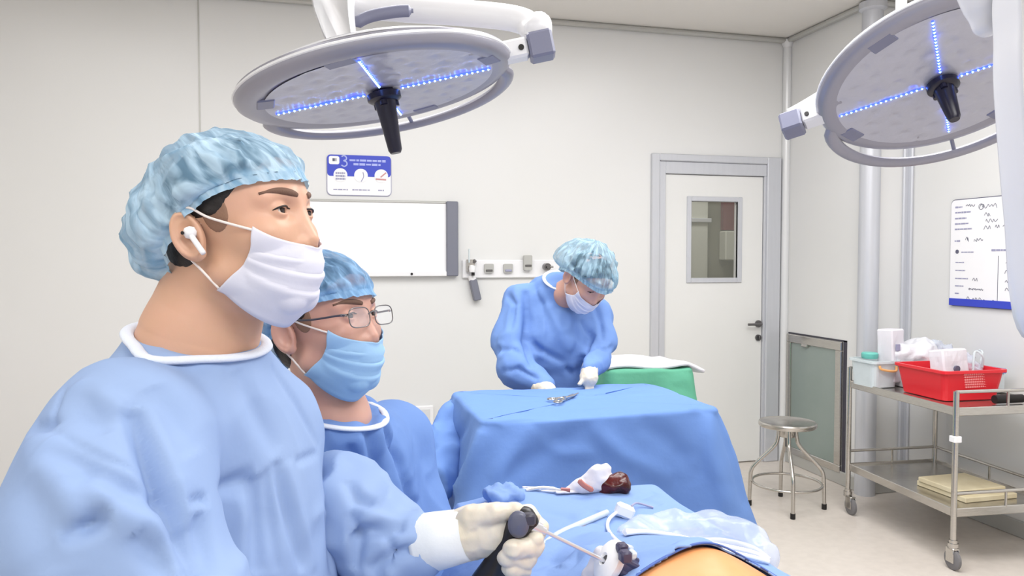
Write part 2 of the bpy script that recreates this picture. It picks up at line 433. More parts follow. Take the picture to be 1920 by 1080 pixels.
def crease(V, N, items):
    """items: (list of points, depth, width); positive depth carves a groove, negative raises a ridge; fades at its ends"""
    D = np.zeros(len(V))
    for pts, dep, w in items:
        m = len(pts)-1; best = np.full(len(V), 1e9); tt = np.zeros(len(V))
        for i in range(m):
            d, t = seg_dist(V, np.array(pts[i]), np.array(pts[i+1])); k = d < best; best[k] = d[k]; tt[k] = (i+t[k])/m
        fade = np.clip(np.sin(np.clip(tt, 0, 1)*PI), 0, 1)**0.4
        D += -dep*np.exp(-(best/w)**2)*fade
    return V+N*D[:, None]

from mathutils.bvhtree import BVHTree
def pix_crease(V, Fq, items):
    """creases whose course is read off the photograph and laid onto the surface they belong to"""
    bvh = BVHTree.FromPolygons(V.tolist(), Fq.tolist()); N = vnormals(V, Fq); out = []
    for pts, dep, wd in items:
        dense = []
        for (x0, y0), (x1, y1) in zip(pts[:-1], pts[1:]):
            for k in range(4): dense.append((x0+(x1-x0)*k/4, y0+(y1-y0)*k/4))
        dense.append(pts[-1]); P = []
        for x, y in dense:
            r = ray(x, y); h = bvh.ray_cast(Vector((0, 0, CAM_H)), Vector(r))
            if h[0] is not None: P.append(np.array(h[0]))
        if len(P) > 1: out.append((P, dep, wd))
    return crease(V, N, out)
# ============================================================ THE ROOM
XR, XR2, YB, YS, ZC = 3.39, 3.68, 4.99, 4.115, 3.10
XL, YF = -3.6, -2.6
def wallbox(name, lo, hi, m, bev=0): return structure(MB().box(lo, hi, bev).obj(name, m, smooth=False))
wallbox('floor', (XL-.1, YF-.1, -.1), (5.7, YB+2.2, 0), M['floor'])
wallbox('ceiling', (XL-.1, YF-.1, ZC), (5.7, YB+2.2, ZC+.1), M['ceiling'])
wallbox('wall_left', (XL-.1, YF, 0), (XL, YB+.1, ZC), M['wall'])
wallbox('wall_front', (XL-.1, YF-.1, 0), (XR2+.1, YF, ZC), M['wall'])
wallbox('wall_right', (XR2, YF, 0), (XR2+.1, YS, ZC), M['wall'])
# shaft box in the far right corner
b = MB(); b.box((XR, YS, 0), (XR+.06, YB, ZC)); b.box((XR, YS, 0), (XR2+.1, YS+.06, ZC))
structure(b.obj('wall_shaft', M['wall'], smooth=False))
# back wall with the door opening
DL = ony(1246, 600, YB)[0]; DR = ony(1428, 600, YB)[0]; DT = ony(1330, 329, YB)[2]
b = MB(); b.box((XL-.1, YB, 0), (DL-.03, YB+.1, ZC)); b.box((DR+.03, YB, 0), (XR+.1, YB+.1, ZC)); b.box((DL-.03, YB, DT+.03), (DR+.03, YB+.1, ZC))
structure(b.obj('wall_back', M['wall'], smooth=False))
xs = ony(376, 300, YB)[0]
structure(MB().box((xs-.004, YB-.004, 0.1), (xs+.004, YB+.004, ZC-.03)).obj('trim_1', M['cove'], smooth=False))
# coves along the ceiling
b = MB(); b.box((XL, YB-.05, ZC-.035), (XR, YB, ZC), .012); structure(b.obj('trim_2', M['cove'], smooth=False))
b = MB(); b.box((XR-.05, YS-.05, ZC-.035), (XR, YB-.05, ZC), .012); b.box((XR-.05, YS-.05, ZC-.035), (XR2, YS, ZC), .012); b.box((XR2-.05, YF, ZC-.035), (XR2, YS-.05, ZC), .012)
structure(b.obj('trim_3', M['cove'], smooth=False))
# upright corner profiles
b = MB(); b.tube([(XR-.022, YB-.022, 0), (XR-.022, YB-.022, ZC-.05)], .03, 20); b.lathe([(0, -.04), (.03, -.035), (.042, -.01), (.042, .02), (0, .03)], (XR-.022, YB-.022, ZC-.03), 20)
structure(b.obj('trim_4', M['postw'], smooth=True))
b = MB(); b.tube([(XR+.005, YS+.005, 0), (XR+.005, YS+.005, ZC-.02)], .062, 28); b.lathe([(0, -.04), (.062, -.035), (.082, -.02), (.082, .02), (0, .03)], (XR+.005, YS+.005, ZC-.03), 24)
structure(b.obj('trim_5', M['alu'], smooth=True))
b = MB(); b.box((XR2-.05, YS-.02, 0), (XR2, YS, ZC-.03), .006); b.box((XR2-.02, YS-.05, 0), (XR2, YS-.015, ZC-.03), .006)
structure(b.obj('trim_6', M['alu'], smooth=False))
# coved skirtings
b = MB(); b.box((XL, YB-.012, 0), (DL-.17, YB, .10), .004); structure(b.obj('baseboard_back', M['cove'], smooth=False))
b = MB(); b.box((XR-.014, YS, 0), (XR, YB, .09), .004); b.box((XR+.06, YS-.014, 0), (XR2-.02, YS, .09), .004); b.box((XR2-.014, YF, 0), (XR2, YS-.09, .09), .004)
structure(b.obj('baseboard_right', M['cove'], smooth=False))

# door frame
FL = ony(1218, 600, YB)[0]; FR = XR-.06; FT = ony(1340, 292, YB)[2]
b = MB()
b.box((FL, YB-.03, 0), (DL-.055, YB+.02, FT), .006); b.box((DR+.02, YB-.03, 0), (FR, YB+.02, FT), .006); b.box((DL-.055, YB-.03, DT+.09), (DR+.02, YB+.02, FT), .006)
b.box((DL-.055, YB-.015, 0), (DL-.004, YB+.10, DT+.09), .004); b.box((DL-.004, YB-.015, DT+.004), (DR+.02, YB+.1, DT+.09), .004); b.box((DR+.004, YB-.012, 0), (DR+.021, YB+.1, DT+.005), .002)
structure(b.obj('trim_7', M['alu'], smooth=False))
# door leaf with its window
WL = ony(1296, 450, YB)[0]; WR = ony(1383, 450, YB)[0]; WT = ony(1340, 378, YB)[2]; WB = ony(1340, 521, YB)[2]
door = thing('door_1', 'white hinged door with a small window in the back wall', 'door', ((DL+DR)/2, YB, 0))
del door['category'], door['label']; door['kind'] = 'structure'
yo, yi = YB+.005, YB+.05
b = MB(); b.box((DL, yo, .008), (WL, yi, DT)); b.box((WR, yo, .008), (DR, yi, DT)); b.box((WL, yo, WT), (WR, yi, DT)); b.box((WL, yo, .008), (WR, yi, WB))
b.obj('door_leaf', M['doorw'], door, smooth=False)
fw = .035
b = MB(); b.box((WL-fw, yo-.012, WB-fw), (WL, yo+.02, WT+fw), .004); b.box((WR, yo-.012, WB-fw), (WR+fw, yo+.02, WT+fw), .004); b.box((WL, yo-.012, WT), (WR, yo+.02, WT+fw), .004); b.box((WL, yo-.012, WB-fw), (WR, yo+.02, WB), .004)
b.obj('window_frame', M['alu'], door, smooth=False)
MB().box((WL, yo+.02, WB), (WR, yo+.026, WT)).obj('glass_pane', M['glass'], door, smooth=False)
hp = ony(1424, 607, YB); hx, hz = hp[0]-.01, hp[2]
b = MB(); b.cyl((hx, yo, hz), (hx, yo-.012, hz), .026, 24); b.tube(smooth_path([(hx, yo-.01, hz), (hx, yo-.045, hz), (hx-.03, yo-.052, hz), (hx-.11, yo-.05, hz)], 5), .009, 10)
b.obj('door_handle', M['steeld'], door)
hz2 = ony(1424, 633, YB)[2]
b = MB(); b.cyl((hx, yo, hz2), (hx, yo-.012, hz2), .023, 24); b.box((hx-.004, yo-.028, hz2-.016), (hx+.004, yo-.01, hz2+.016), .002)
b.obj('lock_cylinder', M['steeld'], door)
# corridor behind the door
b = MB(); b.box((1.2, YB+2.0, 0), (5.6, YB+2.1, ZC)); b.box((XR+.1, YB, 0), (5.6, YB+.1, ZC)); structure(b.obj('wall_corridor', M['olive'], smooth=False))
b = MB(); b.box((1.1, YB+.1, 0), (1.2, YB+2.1, ZC)); b.box((5.5, YB+.1, 0), (5.6, YB+2.0, ZC)); structure(b.obj('wall_corridor_side', M['corr'], smooth=False))
q = lambda x, y, d=2.0: ony(x, y, YB+d)
a0 = q(1290, 410, 1.97); a1 = q(1322, 410, 1.97)
b = MB(); b.box((a0[0]-.35, YB+1.9, 0), (a1[0], YB+1.99, 2.6), .01); structure(b.obj('door_2', M['corr'], smooth=False))
z1 = q(1300, 413, 1.9)[2]
b = MB(); b.box((a0[0]-.35, YB+1.87, z1-.02), (a1[0]+.02, YB+1.9, z1+.02), .004); structure(b.obj('trim_8', M['postw'], smooth=False))
m0 = q(1355, 380, 1.95); m1 = q(1400, 432, 1.95)
b = MB(); b.box((m0[0], YB+1.93, m1[2]), (m1[0]+.2, YB+1.99, m0[2]+.3), .005)
tag(b.obj('notice_board', M['maroon'], smooth=False), 'maroon panel on the corridor wall seen through the door window', 'board')
m0 = q(1357, 433, 1.9); m1 = q(1395, 488, 1.9)
b = MB(); b.box((m0[0], YB+1.86, m1[2]), (m1[0], YB+1.99, m0[2]), .01)
tag(b.obj('wall_cabinet', M['corr'], smooth=False), 'small cream cabinet on the corridor wall behind the door window', 'cabinet')
area('corridor_lamp', (3.2, YB+1.0, 3.05), 1.2, .6, 13)

# ------------------------------------------------------------ flat marks helper (marks stand a hair in front of their board)
def stroke_mb(b, pts, w, n, off, up):
    """ribbon with real thickness along pts on a plane with normal n"""
    P = [np.array(p)+np.array(n)*off for p in pts]; b.tube(P, w, 6, up=n, flat=0.25); return b
def dashes(b, o, ux, uz, n, length, h, off, rnd, wmin=.006, wmax=.02, gap=.004):
    x = 0
    while x < length:
        w = min(rnd.uniform(wmin, wmax), length-x)
        hh = h*rnd.uniform(.75, 1.1)
        c = o+ux*(x+w/2); R = np.column_stack([ux, np.array(n), uz])
        b.box((-w/2, -.0006, -hh/2), (w/2, .0006, hh/2), R=None) if False else None
        V = [c+ux*sx*w/2+uz*sz*hh/2+np.array(n)*(off+sy) for sz in (-1, 1) for sy in (0, .0008) for sx in (-1, 1)]
        b.add(V, [(0, 1, 3, 2), (4, 6, 7, 5), (0, 4, 5, 1), (2, 3, 7, 6), (0, 2, 6, 4), (1, 5, 7, 3)]); x += w+gap
    return b
def scribble(b, o, ux, uz, n, length, h, off, rnd, w):
    k = max(4, int(length/(h*.42))); pts = []
    for i in range(k+1): pts.append(o+ux*(length*i/k+rnd.uniform(-.2, .2)*h)+uz*(h*(rnd.uniform(.1, .55) if i % 2 else rnd.uniform(-.55, -.1))))
    stroke_mb(b, smooth_path(pts, 4), w, n, off, None)
def rounded(b, o, ux, uz, n, w, h, r, t0, t1, seg=6):
    """rounded plate, o = centre, from offset t0 to t1 along n"""
    pts = []
    for cx, cz, a0 in ((w/2-r, h/2-r, 0), (-w/2+r, h/2-r, 90), (-w/2+r, -h/2+r, 180), (w/2-r, -h/2+r, 270)):
        for k in range(seg+1):
            a = math.radians(a0+90*k/seg); pts.append((cx+r*math.cos(a), cz+r*math.sin(a)))
    m = len(pts); V = [o+ux*x+uz*z+np.array(n)*t for t in (t0, t1) for x, z in pts]
    return b.add(V, [tuple(range(m)), tuple(reversed(range(m, 2*m)))]+[(k, (k+1) % m+0, (k+1) % m+m, k+m)[::-1] for k in range(m)])

X_ = np.array([1., 0, 0]); Y_ = np.array([0, 1., 0]); Z_ = np.array([0, 0, 1.])
rnd = random.Random(3)
# blue and white sign over the whiteboard
A = ony(612, 291, YB); Bc = ony(734, 367, YB); sw = Bc[0]-A[0]; sh = (ony(670, 290, YB)[2]-ony(670, 366, YB)[2]); sc_ = np.array([(A[0]+Bc[0])/2, YB, (A[2]+Bc[2])/2])
n_ = -Y_
sign = thing('wall_sign', 'small blue and white sign with three round pictures above the whiteboard', 'sign', (sc_[0], YB, sc_[2]-sh/2))
b = MB(); rounded(b, sc_, X_, Z_, n_, sw, sh, .03, 0, .006); b.obj('border', M['inkl'], sign, smooth=False)
b = MB(); rounded(b, sc_, X_, Z_, n_, sw-.008, sh-.008, .028, .005, .008); b.obj('sign_panel', M['board'], sign, smooth=False)
b = MB(); rounded(b, sc_+Z_*sh*.235, X_, Z_, n_, sw-.008, sh*.52, .02, .007, .0095); b.obj('header_band', M['blue_print'], sign, smooth=False)
for k in range(3):
    c = sc_+X_*sw*(-.29+.315*k)+Z_*(-.0)*sh
    b = MB(); rounded(b, c, X_, Z_, n_, sw*.21, sw*.21, sw*.1, .009, .0105, 10); b.obj('picture_roundel', M['board'], sign, smooth=False)
    b = MB(); c2 = c-Z_*.008
    if k == 0:
        for r in range(3): dashes(b, c2+X_*-.03+Z_*(.02-.018*r), X_, Z_, n_, .06, .012, .0105, rnd, .008, .014, .002)
    elif k == 1:
        stroke_mb(b, smooth_path([c2+X_*.012+Z_*.03, c2+X_*.016, c2+X_*.0-Z_*.03], 5), .0025, n_, .0115, None)
    else:
        stroke_mb(b, [c2+X_*.03+Z_*.03, c2-X_*.005], .004, n_, .0115, None); stroke_mb(b, [c2+X_*.03-Z_*.015, c2-X_*.035-Z_*.012], .005, n_, .0115, None)
    b.obj('pictogram', M['redink'] if k == 2 else M['inkl'], sign, smooth=False)
b = MB(); rounded(b, sc_-X_*sw*.385+Z_*sh*.36, X_, Z_, n_, sw*.16, sh*.2, .012, .0095, .0115)
b.obj('logo_plate', M['board'], sign, smooth=False)
b = MB(); o = sc_-X_*sw*.41+Z_*sh*.37; dashes(b, o, X_, Z_, n_, sw*.06, sh*.07, .0115, rnd, .012, .02, .003); b.obj('logo_mark', M['ink'], sign, smooth=False)
b = MB(); o = sc_-X_*sw*.235+Z_*sh*.345     # the numeral 3
stroke_mb(b, smooth_path([o+np.array([x*.036, 0, z*.034]) for x, z in ((-.4, .8), (0, 1), (.4, .7), (.35, .25), (-.05, .05), (.4, -.15), (.5, -.65), (.05, -1), (-.45, -.75))], 5), .0042, n_, .0115, None)
b.obj('numeral', M['ltblue_print'], sign, smooth=False)
b = MB(); dashes(b, sc_-X_*sw*.15+Z_*sh*.37, X_, Z_, n_, sw*.56, sh*.055, .0097, rnd, .014, .04, .005); dashes(b, sc_-X_*sw*.09+Z_*sh*.275, X_, Z_, n_, sw*.42, sh*.05, .0097, rnd, .014, .04, .005)
b.obj('heading_text', M['ltblue_print'], sign, smooth=False)
for x0, L in ((-.40, .22), (-.11, .27), (.29, .09)):
    b = MB(); dashes(b, sc_+X_*sw*x0-Z_*sh*.355, X_, Z_, n_, sw*L, sh*.03, .0082, rnd, .012, .03, .004); b.obj('caption_line', M['inkl'], sign, smooth=False)

# whiteboard on the back wall
bl = ony(395, 450, YB)[0]; br = ony(857, 450, YB)[0]; bs = ony(835, 450, YB)[0]; bt = ony(720, 376, YB)[2]; bb = ony(760, 518, YB)[2]
wb = thing('whiteboard', 'wide blank whiteboard with dark grey side strip on the back wall', 'whiteboard', ((bl+br)/2, YB, bb))
MB().box((bl+.02, YB-.03, bb+.03), (bs, YB, bt-.015)).obj('writing_surface', M['board'], wb, smooth=False)
b = MB(); b.box((bs, YB-.05, bb), (br, YB, bt), .006); b.obj('side_strip', M['greyplast'], wb, smooth=False)
b = MB(); b.box((bl-.06, YB-.05, bb), (bl+.02, YB, bt), .006); b.obj('side_strip', M['greyplast'], wb, smooth=False)
b = MB(); b.box((bl+.02, YB-.036, bt-.015), (bs, YB, bt), .003); b.obj('top_rail', M['cove'], wb, smooth=False)
b = MB(); b.box((bl+.02, YB-.055, bb), (bs, YB, bb+.032), .004); b.obj('bottom_rail', M['white'], wb, smooth=False)
b = MB(); p = ony(772, 514, YB-.055); b.cyl((p[0], YB-.055, bb+.016), (p[0], YB-.06, bb+.016), .008, 12); b.obj('sensor_dot', M['blackrub'], wb)

# gas outlet rail
r0 = ony(866, 500, YB); r1 = ony(1050, 500, YB); rt = ony(950, 487, YB)[2]; rb = ony(950, 521, YB)[2]
rail = thing('medical_gas_panel', 'white wall panel with a row of gas outlets right of the whiteboard', 'gas panel', ((r0[0]+r1[0])/2, YB, rb))
MB().box((r0[0], YB-.025, rb), (r1[0], YB, rt), .006).obj('panel', M['white'], rail, smooth=False)
for px, py, kk in ((916, 503, 0), (952, 503, 1), (988, 494, 2), (1023, 500, 3)):
    p = ony(px, py, YB-.025)
    b = MB()
    if kk < 2:
        rounded(b, p, X_, Z_, n_, .062, .06, .008, 0, .02)
    elif kk == 2:
        rounded(b, p+Z_*.005, X_, Z_, n_, .056, .1, .008, 0, .035)
    else: b.cyl(p, p-Y_*.05, .024, 18); b.cyl(p-Y_*.05, p-Y_*.07, .012, 12)
    oo = b.obj('gas_outlet', M['cove'] if kk < 3 else M['steeld'], rail, smooth=False)
    b = MB()
    if kk < 3: b.box(p+np.array([-.022, -.04 if kk == 2 else -.026, -.022]), p+np.array([.022, -.015, -.008]), .002)
    else: b.tube([p-Y_*.06, p-Y_*.06+X_*.035], .006, 8)
    b.obj('latch', M['steeld'] if kk != 1 else M['inkl'], oo, smooth=False)
# regulator with a hanging grey unit
p = ony(881, 498, YB-.025)
rg = thing('flow_regulator', 'metal oxygen flow regulator plugged in at the left end of the gas panel', 'regulator', (p[0], YB-.025, p[2]-.06))
b = MB(); rounded(b, p, X_, Z_, n_, .055, .08, .006, 0, .03); b.obj('body', M['steel'], rg, smooth=False)
b = MB(); b.tube([p+np.array([-.012, -.035, .02]), p+np.array([-.012, -.035, .11])], .006, 10); b.obj('gauge_tube', M['clearbin'], rg)
b = MB(); b.lathe([(0, -.025), (.02, -.022), (.024, 0), (.02, .02), (0, .025)], p+np.array([.006, -.05, -.02]), 18); b.obj('knob', M['white'], rg)
b = MB(); b.cyl(p+np.array([.012, -.045, -.045]), p+np.array([.012, -.045, -.065]), .011, 12); b.obj('outlet_nipple', M['blackrub'], rg)
b = MB(); b.tube([p+np.array([.02, -.02, .02]), p+np.array([.03, -.03, .035])], .012, 10); b.obj('hook', M['steeld'], rg)
p0 = ony(886, 524, YB-.03); p1 = ony(895, 563, YB-.03)
b = MB(); dd = unit(p1-p0); R = np.column_stack([np.cross(-Y_, dd)*-1, Y_, dd]); L = np.linalg.norm(p1-p0)
hu = thing('hanging_probe', 'grey plastic probe hanging tilted on the wall below the flow regulator', 'probe', p1)
b.box((-.025, -.028, -L/2), (.025, .02, L/2), .006, R=R, c=(0, 0, 0)); b.v = [tuple(np.array(v)+(p0+p1)/2) for v in b.v]; b.obj('body', M['greyplast'], hu, smooth=False)
b = MB(); b.tube([p0-dd*.028, p0+dd*.004], .026, 14); b.obj('collar', M['white'], hu)

# low socket panel
s0 = ony(727, 763, YB); s1 = ony(812, 799, YB)
so = thing('socket_panel', 'white electrical socket panel low on the back wall', 'socket', ((s0[0]+s1[0])/2, YB, s1[2]))
b = MB(); b.box((s0[0], YB-.03, s1[2]), (s1[0], YB, s0[2]), .006); b.obj('cover', M['white'], so, smooth=False)
for k in range(3):
    x0 = s0[0]+.03+k*(s1[0]-s0[0]-.03)/3; b = MB(); b.box((x0, YB-.036, s1[2]+.02), (x0+(s1[0]-s0[0])/3-.035, YB-.03, s0[2]-.02), .002); b.obj('socket', M['postw'], so, smooth=False)

# return-air panel low on the shaft wall
def onR(px, py): return onx(px, py, XR)
v0 = onR(1476, 626); v1 = onR(1582, 640); ztop = (v0[2]+v1[2])/2; zbot = onR(1580, 888)[2]
ya, yb_ = v1[1], v0[1]-.02
va = thing('air_return_panel', 'grey green air return panel in a steel frame low on the right wall', 'vent', (XR, (ya+yb_)/2, zbot))
b = MB(); b.box((XR-.02, ya, ztop-.06), (XR, yb_, ztop), .004); b.box((XR-.02, ya, zbot), (XR, yb_, zbot+.05), .004); b.box((XR-.02, ya, zbot+.05), (XR, ya+.06, ztop-.06), .004); b.box((XR-.02, yb_-.05, zbot+.05), (XR, yb_, ztop-.06), .004)
b.obj('frame', M['steel'], va, smooth=False)
MB().box((XR-.008, ya+.06, zbot+.05), (XR, yb_-.05, ztop-.06)).obj('panel', M['greenpanel'], va, smooth=False)
b = MB(); b.box((XR-.004, ya-.035, zbot-.01), (XR, ya-.004, ztop+.01)); b.box((XR-.004, ya-.035, ztop+.002), (XR, yb_, ztop+.012)); b.obj('edge_gap', M['darkplast'], va, smooth=False)
b = MB(); ym = (ya+yb_)/2+.08; b.box((XR-.03, ym-.035, ztop-.075), (XR-.008, ym+.035, ztop-.055), .004); b.obj('catch', M['steel'], va, smooth=False)

# right-hand writing board with printed form
nR = -X_
q0 = onx(1787, 375, XR2); q1 = onx(1787, 573, XR2)
ty, by_ = q0[2], q1[2]; yl = q0[1]; bw = .95
oc = np.array([XR2, yl-bw/2, (ty+by_)/2]); uy = -Y_; bh = ty-by_
fb = thing('patient_board', 'white printed patient information board with handwriting and blue lower edge', 'whiteboard', (XR2, yl-bw/2, by_))
b = MB(); rounded(b, oc, uy, Z_, nR, bw, bh, .03, 0, .012); b.obj('backing', M['ink'], fb, smooth=False)
b = MB(); rounded(b, oc, uy, Z_, nR, bw-.01, bh-.01, .028, .01, .016); b.obj('face', M['board'], fb, smooth=False)
b = MB(); b.box((XR2-.019, yl-bw+.005, by_+.004), (XR2-.014, yl-.005, by_+.045)); b.obj('blue_strip', M['blue_print'], fb, smooth=False)
def bp(u, v): return np.array([XR2-.016, yl-u, ty-v*bh])     # u metres from the left edge, v fraction down
lines = [(.035, v, L, .009) for v, L in ((.075, .05), (.125, .11), (.18, .08), (.23, .095), (.28, .12))]+[(.035, .39, .04, .008), (.085, .495, .085, .006)]
lines += [(.045, v, L, .007) for v, L in ((.59, .06), (.665, .07), (.74, .09), (.81, .06), (.88, .03))]+[(.29, .48, .1, .012), (.6, .48, .1, .012)]
for u, v, L, h in lines:
    b = MB(); dashes(b, bp(u, v), uy, Z_, nR, L, h, .0005, rnd, .012, .03, .003); b.obj('printed_line', M['inkl'], fb, smooth=False)
c = bp(.055, .49); b = MB(); b.cyl(c, c+nR*.0015, .012, 20); b.obj('round_mark', M['ink'], fb)
b = MB()
stroke_mb(b, [bp(.335, .53), bp(.335, .96)], .0018, nR, .0005, None); b.obj('divider_line', M['ink'], fb, smooth=False)
for u, v, L, h in ((.11, .065, .06, .02), (.2, .085, .12, .028), (.36, .085, .07, .028), (.24, .155, .04, .025), (.245, .215, .08, .025), (.24, .275, .04, .025), (.31, .27, .03, .02), (.36, .265, .06, .03), (.11, .375, .03, .03), (.17, .385, .06, .018), (.38, .58, .06, .03), (.38, .67, .07, .022), (.38, .755, .08, .02), (.38, .83, .1, .03), (.17, .75, .03, .03), (.14, .835, .1, .012), (.13, .93, .13, .03), (.26, .95, .07, .035), (.5, .6, .08, .02), (.52, .7, .1, .02), (.7, .6, .1, .02), (.7, .2, .12, .03)):
    b = MB(); scribble(b, bp(u, v), uy, Z_, nR, L, h, .0008, rnd, .0016); b.obj('handwritten_word', M['ink'], fb, smooth=False)
c = bp(.215, .085); b = MB(); stroke_mb(b, [c+uy*.016*math.cos(a)+Z_*.016*math.sin(a) for a in np.linspace(0, 2*PI, 16)], .0016, nR, .0008, None)
b.obj('handwritten_circle', M['ink'], fb, smooth=False)
# ============================================================ SURGICAL LAMPS
def make_lamp(label, c, px_axis, a_tilt, d_end, notches, rail_ang, joint_side, grip=.155):
    """c: centre of the face; a_tilt: cosine between the face normal and the line of sight; px_axis: image direction of one light strip"""
    s = unit(np.array([0, 0, CAM_H])-c)
    q = R_CAM*d_end[0]+U_CAM*d_end[1]; q = unit(q-s*np.dot(q, s))
    n = a_tilt*s+math.sqrt(1-a_tilt**2)*q                        # points out of the face
    dv = R_CAM*px_axis[0]+U_CAM*px_axis[1]; u1 = unit(dv-s*(np.dot(dv, n)/np.dot(s, n)))
    u2 = np.cross(-n, u1)
    R = np.column_stack([u1, u2, -n])                            # local z points up, away from the face
    L = lambda x, y, z: c+R @ np.array([x, y, z])
    t = thing('surgical_lamp', label, 'surgical lamp', c)
    off = u1*(-.013 if joint_side == 0 else .013)                # the housing sits a little off the lens centre
    b = MB(); b.lathe([(.265, -.002), (.282, -.0035), (.300, -.009), (.325, -.006), (.337, .003), (.34, .012), (.336, .026), (.30, .036), (.285, .044), (.262, .058), (.2, .070), (.1, .076), (0, .078)], c+off, 72, R)
    hs = b.obj('housing', M['lampgrey'], t)
    b = MB(); b.lathe([(.340, .012), (.3425, .014), (.3425, .018), (.340, .020)], c+off, 72, R); b.lathe([(.285, .043), (.290, .0435), (.290, .047), (.284, .049)], c+off, 72, R); b.obj('edge_trim', M['lampwhite'], hs)
    # face made of many shallow reflector cups
    nn = 150; V = []; rr = np.linspace(0, .286, 60)
    k = np.arange(220); ph = k*2.39996; cr = .285*np.sqrt((k+.5)/70.0); cup = np.stack([cr*np.cos(ph), cr*np.sin(ph)], 1); cup = cup[cr < .27]
    for r_ in rr:
        a = np.arange(nn)*2*PI/nn; P = np.stack([r_*np.cos(a), r_*np.sin(a)], 1)
        dm = np.sqrt(((P[:, None]-cup[None])**2).sum(-1)).min(1)
        z = .004*np.exp(-(dm/.013)**2)-.0060
        for p_, z_ in zip(P, z): V.append(c+R @ np.array([p_[0], p_[1], z_]))
    lens = mesh_obj('lens_cover', V, grid_faces(nn, 60, True), M['lampface'], t, smooth='all')
    # clips around the lens
    for a in notches:
        b = MB(); a = math.radians(a); e = np.array([math.cos(a), math.sin(a), 0]); g = np.array([-math.sin(a), math.cos(a), 0])
        R2 = R @ np.column_stack([e, g, [0, 0, 1]]); b.box((-.022, -.035, -.009), (.022, .035, .006), .004, R=R2, c=(0, 0, 0)); b.v = [tuple(np.array(v)+L(*(e*.282))) for v in b.v]
        b.obj('lens_clip', M['lampdark'], t, smooth=False)
    # light strips and their beads
    for k in range(4):
        a = k*PI/2; e = np.array([math.cos(a), math.sin(a), 0]); b = MB()
        b.tube([L(*(e*.045))+n*.006, L(*(e*.272))+n*.006], .0032, 8); st = b.obj('light_strip', M['bluestrip'], t)
        b = MB()
        for j in range(17):
            p = L(*(e*(.05+.0135*j)))+n*.0085; b.lathe([(0, -.0036), (.0036, 0), (0, .0036)], p, 6)
        b.obj('light_bead', M['bluedot'], st)
    # handle
    b = MB(); b.lathe([(0, -.034), (.034, -.034), (.042, -.028), (.042, -.014), (.028, -.008), (.024, 0), (.024, .01)], c, 28, R)
    hn = n+.0*s; hb = b.obj('handle_collar', M['navy'], t)
    b = MB(); b.tube([c+n*.02, c+n*.05, c+n*.07, c+n*grip, c+n*(grip+.008)], [.029, .025, .023, .017, .013], 18); b.obj('handle_grip', M['navy'], hb)
    for j in range(3):
        a = j*2*PI/3+.5; b = MB(); p = L(.026*math.cos(a), .026*math.sin(a), -.034); b.tube([p, p+n*.012], .009, 8); b.obj('handle_catch', M['navy'], hb)
    # curved guard rail
    a0, a1 = rail_ang; pts = []; rad = []
    for j in range(41):
        w = j/40; a = math.radians(a0+(a1-a0)*w); bul = math.sin(w*PI)**0.55
        pts.append(L(*(np.array([math.cos(a), math.sin(a), 0])*(.318+.078*bul)+np.array([0, 0, .008-.022*bul])))+off)
    b = MB(); b.tube(pts, .021, 12, flat=.62, up=-n); b.obj('guard_rail', M['lampgrey'], t)
    am = math.radians((a0+a1)/2); e = np.array([math.cos(am), math.sin(am), 0]); b = MB(); b.cyl(L(*(e*.325+np.array([0, 0, .006]))), L(*(e*.392+np.array([0, 0, -.012]))), .006, 8); b.obj('rail_spoke', M['lampdark'], t)
    # swivel joint
    a = math.radians(joint_side); e = np.array([math.cos(a), math.sin(a), 0]); g = np.array([-math.sin(a), math.cos(a), 0]); R2 = R @ np.column_stack([e, g, [0, 0, 1]])
    def bx(x0, x1, hw, z0, z1, m, nm, par):
        b = MB(); b.box((x0, -hw, z0), (x1, hw, z1), .006, R=R2, c=(0, 0, 0)); b.v = [tuple(np.array(v)+c) for v in b.v]; return b.obj(nm, m, par, smooth=False)
    j1 = bx(.305, .372, .026, -.002, .046, M['lampwhite'], 'swivel_joint', t)
    b = MB(); p = c+R2 @ np.array([.355, -.027, .02]); b.cyl(p, p+R2 @ np.array([0, -.004, 0]), .007, 10); b.obj('screw', M['blackrub'], j1)
    p = c+R2 @ np.array([.355, .027, .02]); b = MB(); b.cyl(p, p+R2 @ np.array([0, .004, 0]), .007, 10); b.obj('screw', M['blackrub'], j1)
    bx(.373, .435, .033, -.012, .052, M['lampdark'], 'end_cap', t)
    return t, R2, j1, L, n
m = mat('lamp_reflector_cover', (186, 186, 196), 0.3, 0.1, bump=(24, 0.5, 0.006)); M['lampface'] = m

# near lamp
cL = C(717, 166, 1.9)
lampA, RA, jA, LA, nA = make_lamp('round surgical lamp hanging left of centre, black handle pointing down', cL, (435, 93), .265, (.2, -.96), (200, 262, 345, 75), (14, 162), 0)
def ribbon(pts, w, th, up):   # flat box-section beam
    b = MB(); b.tube(smooth_path(pts, 6), w, 16, flat=th/w, up=up); return b
# yoke arching over the lamp
b = MB(); b.tube(smooth_path([cL+RA @ np.array([.404, 0, .05]), cL+RA @ np.array([.408, 0, .075]), C(1000, 56, 1.94), C(985, 42, 1.97), C(945, 32, 1.99), C(860, 24, 2.00), C(740, 16, 2.0), C(660, 6, 1.98), C(610, -30, 1.9)], 6), .034, 16, flat=.75, up=T_CAM)
b.obj('yoke', M['lampwhite'], lampA)
b = MB(); b.tube(smooth_path([C(655, 52, 1.9), C(690, 32, 1.91), C(740, 22, 1.92), C(775, 20, 1.925)], 6), [.006]*3+[.016]*14+[.006]*2, 12, flat=.6, up=T_CAM); b.obj('yoke_recess', M['lampdark'], lampA)
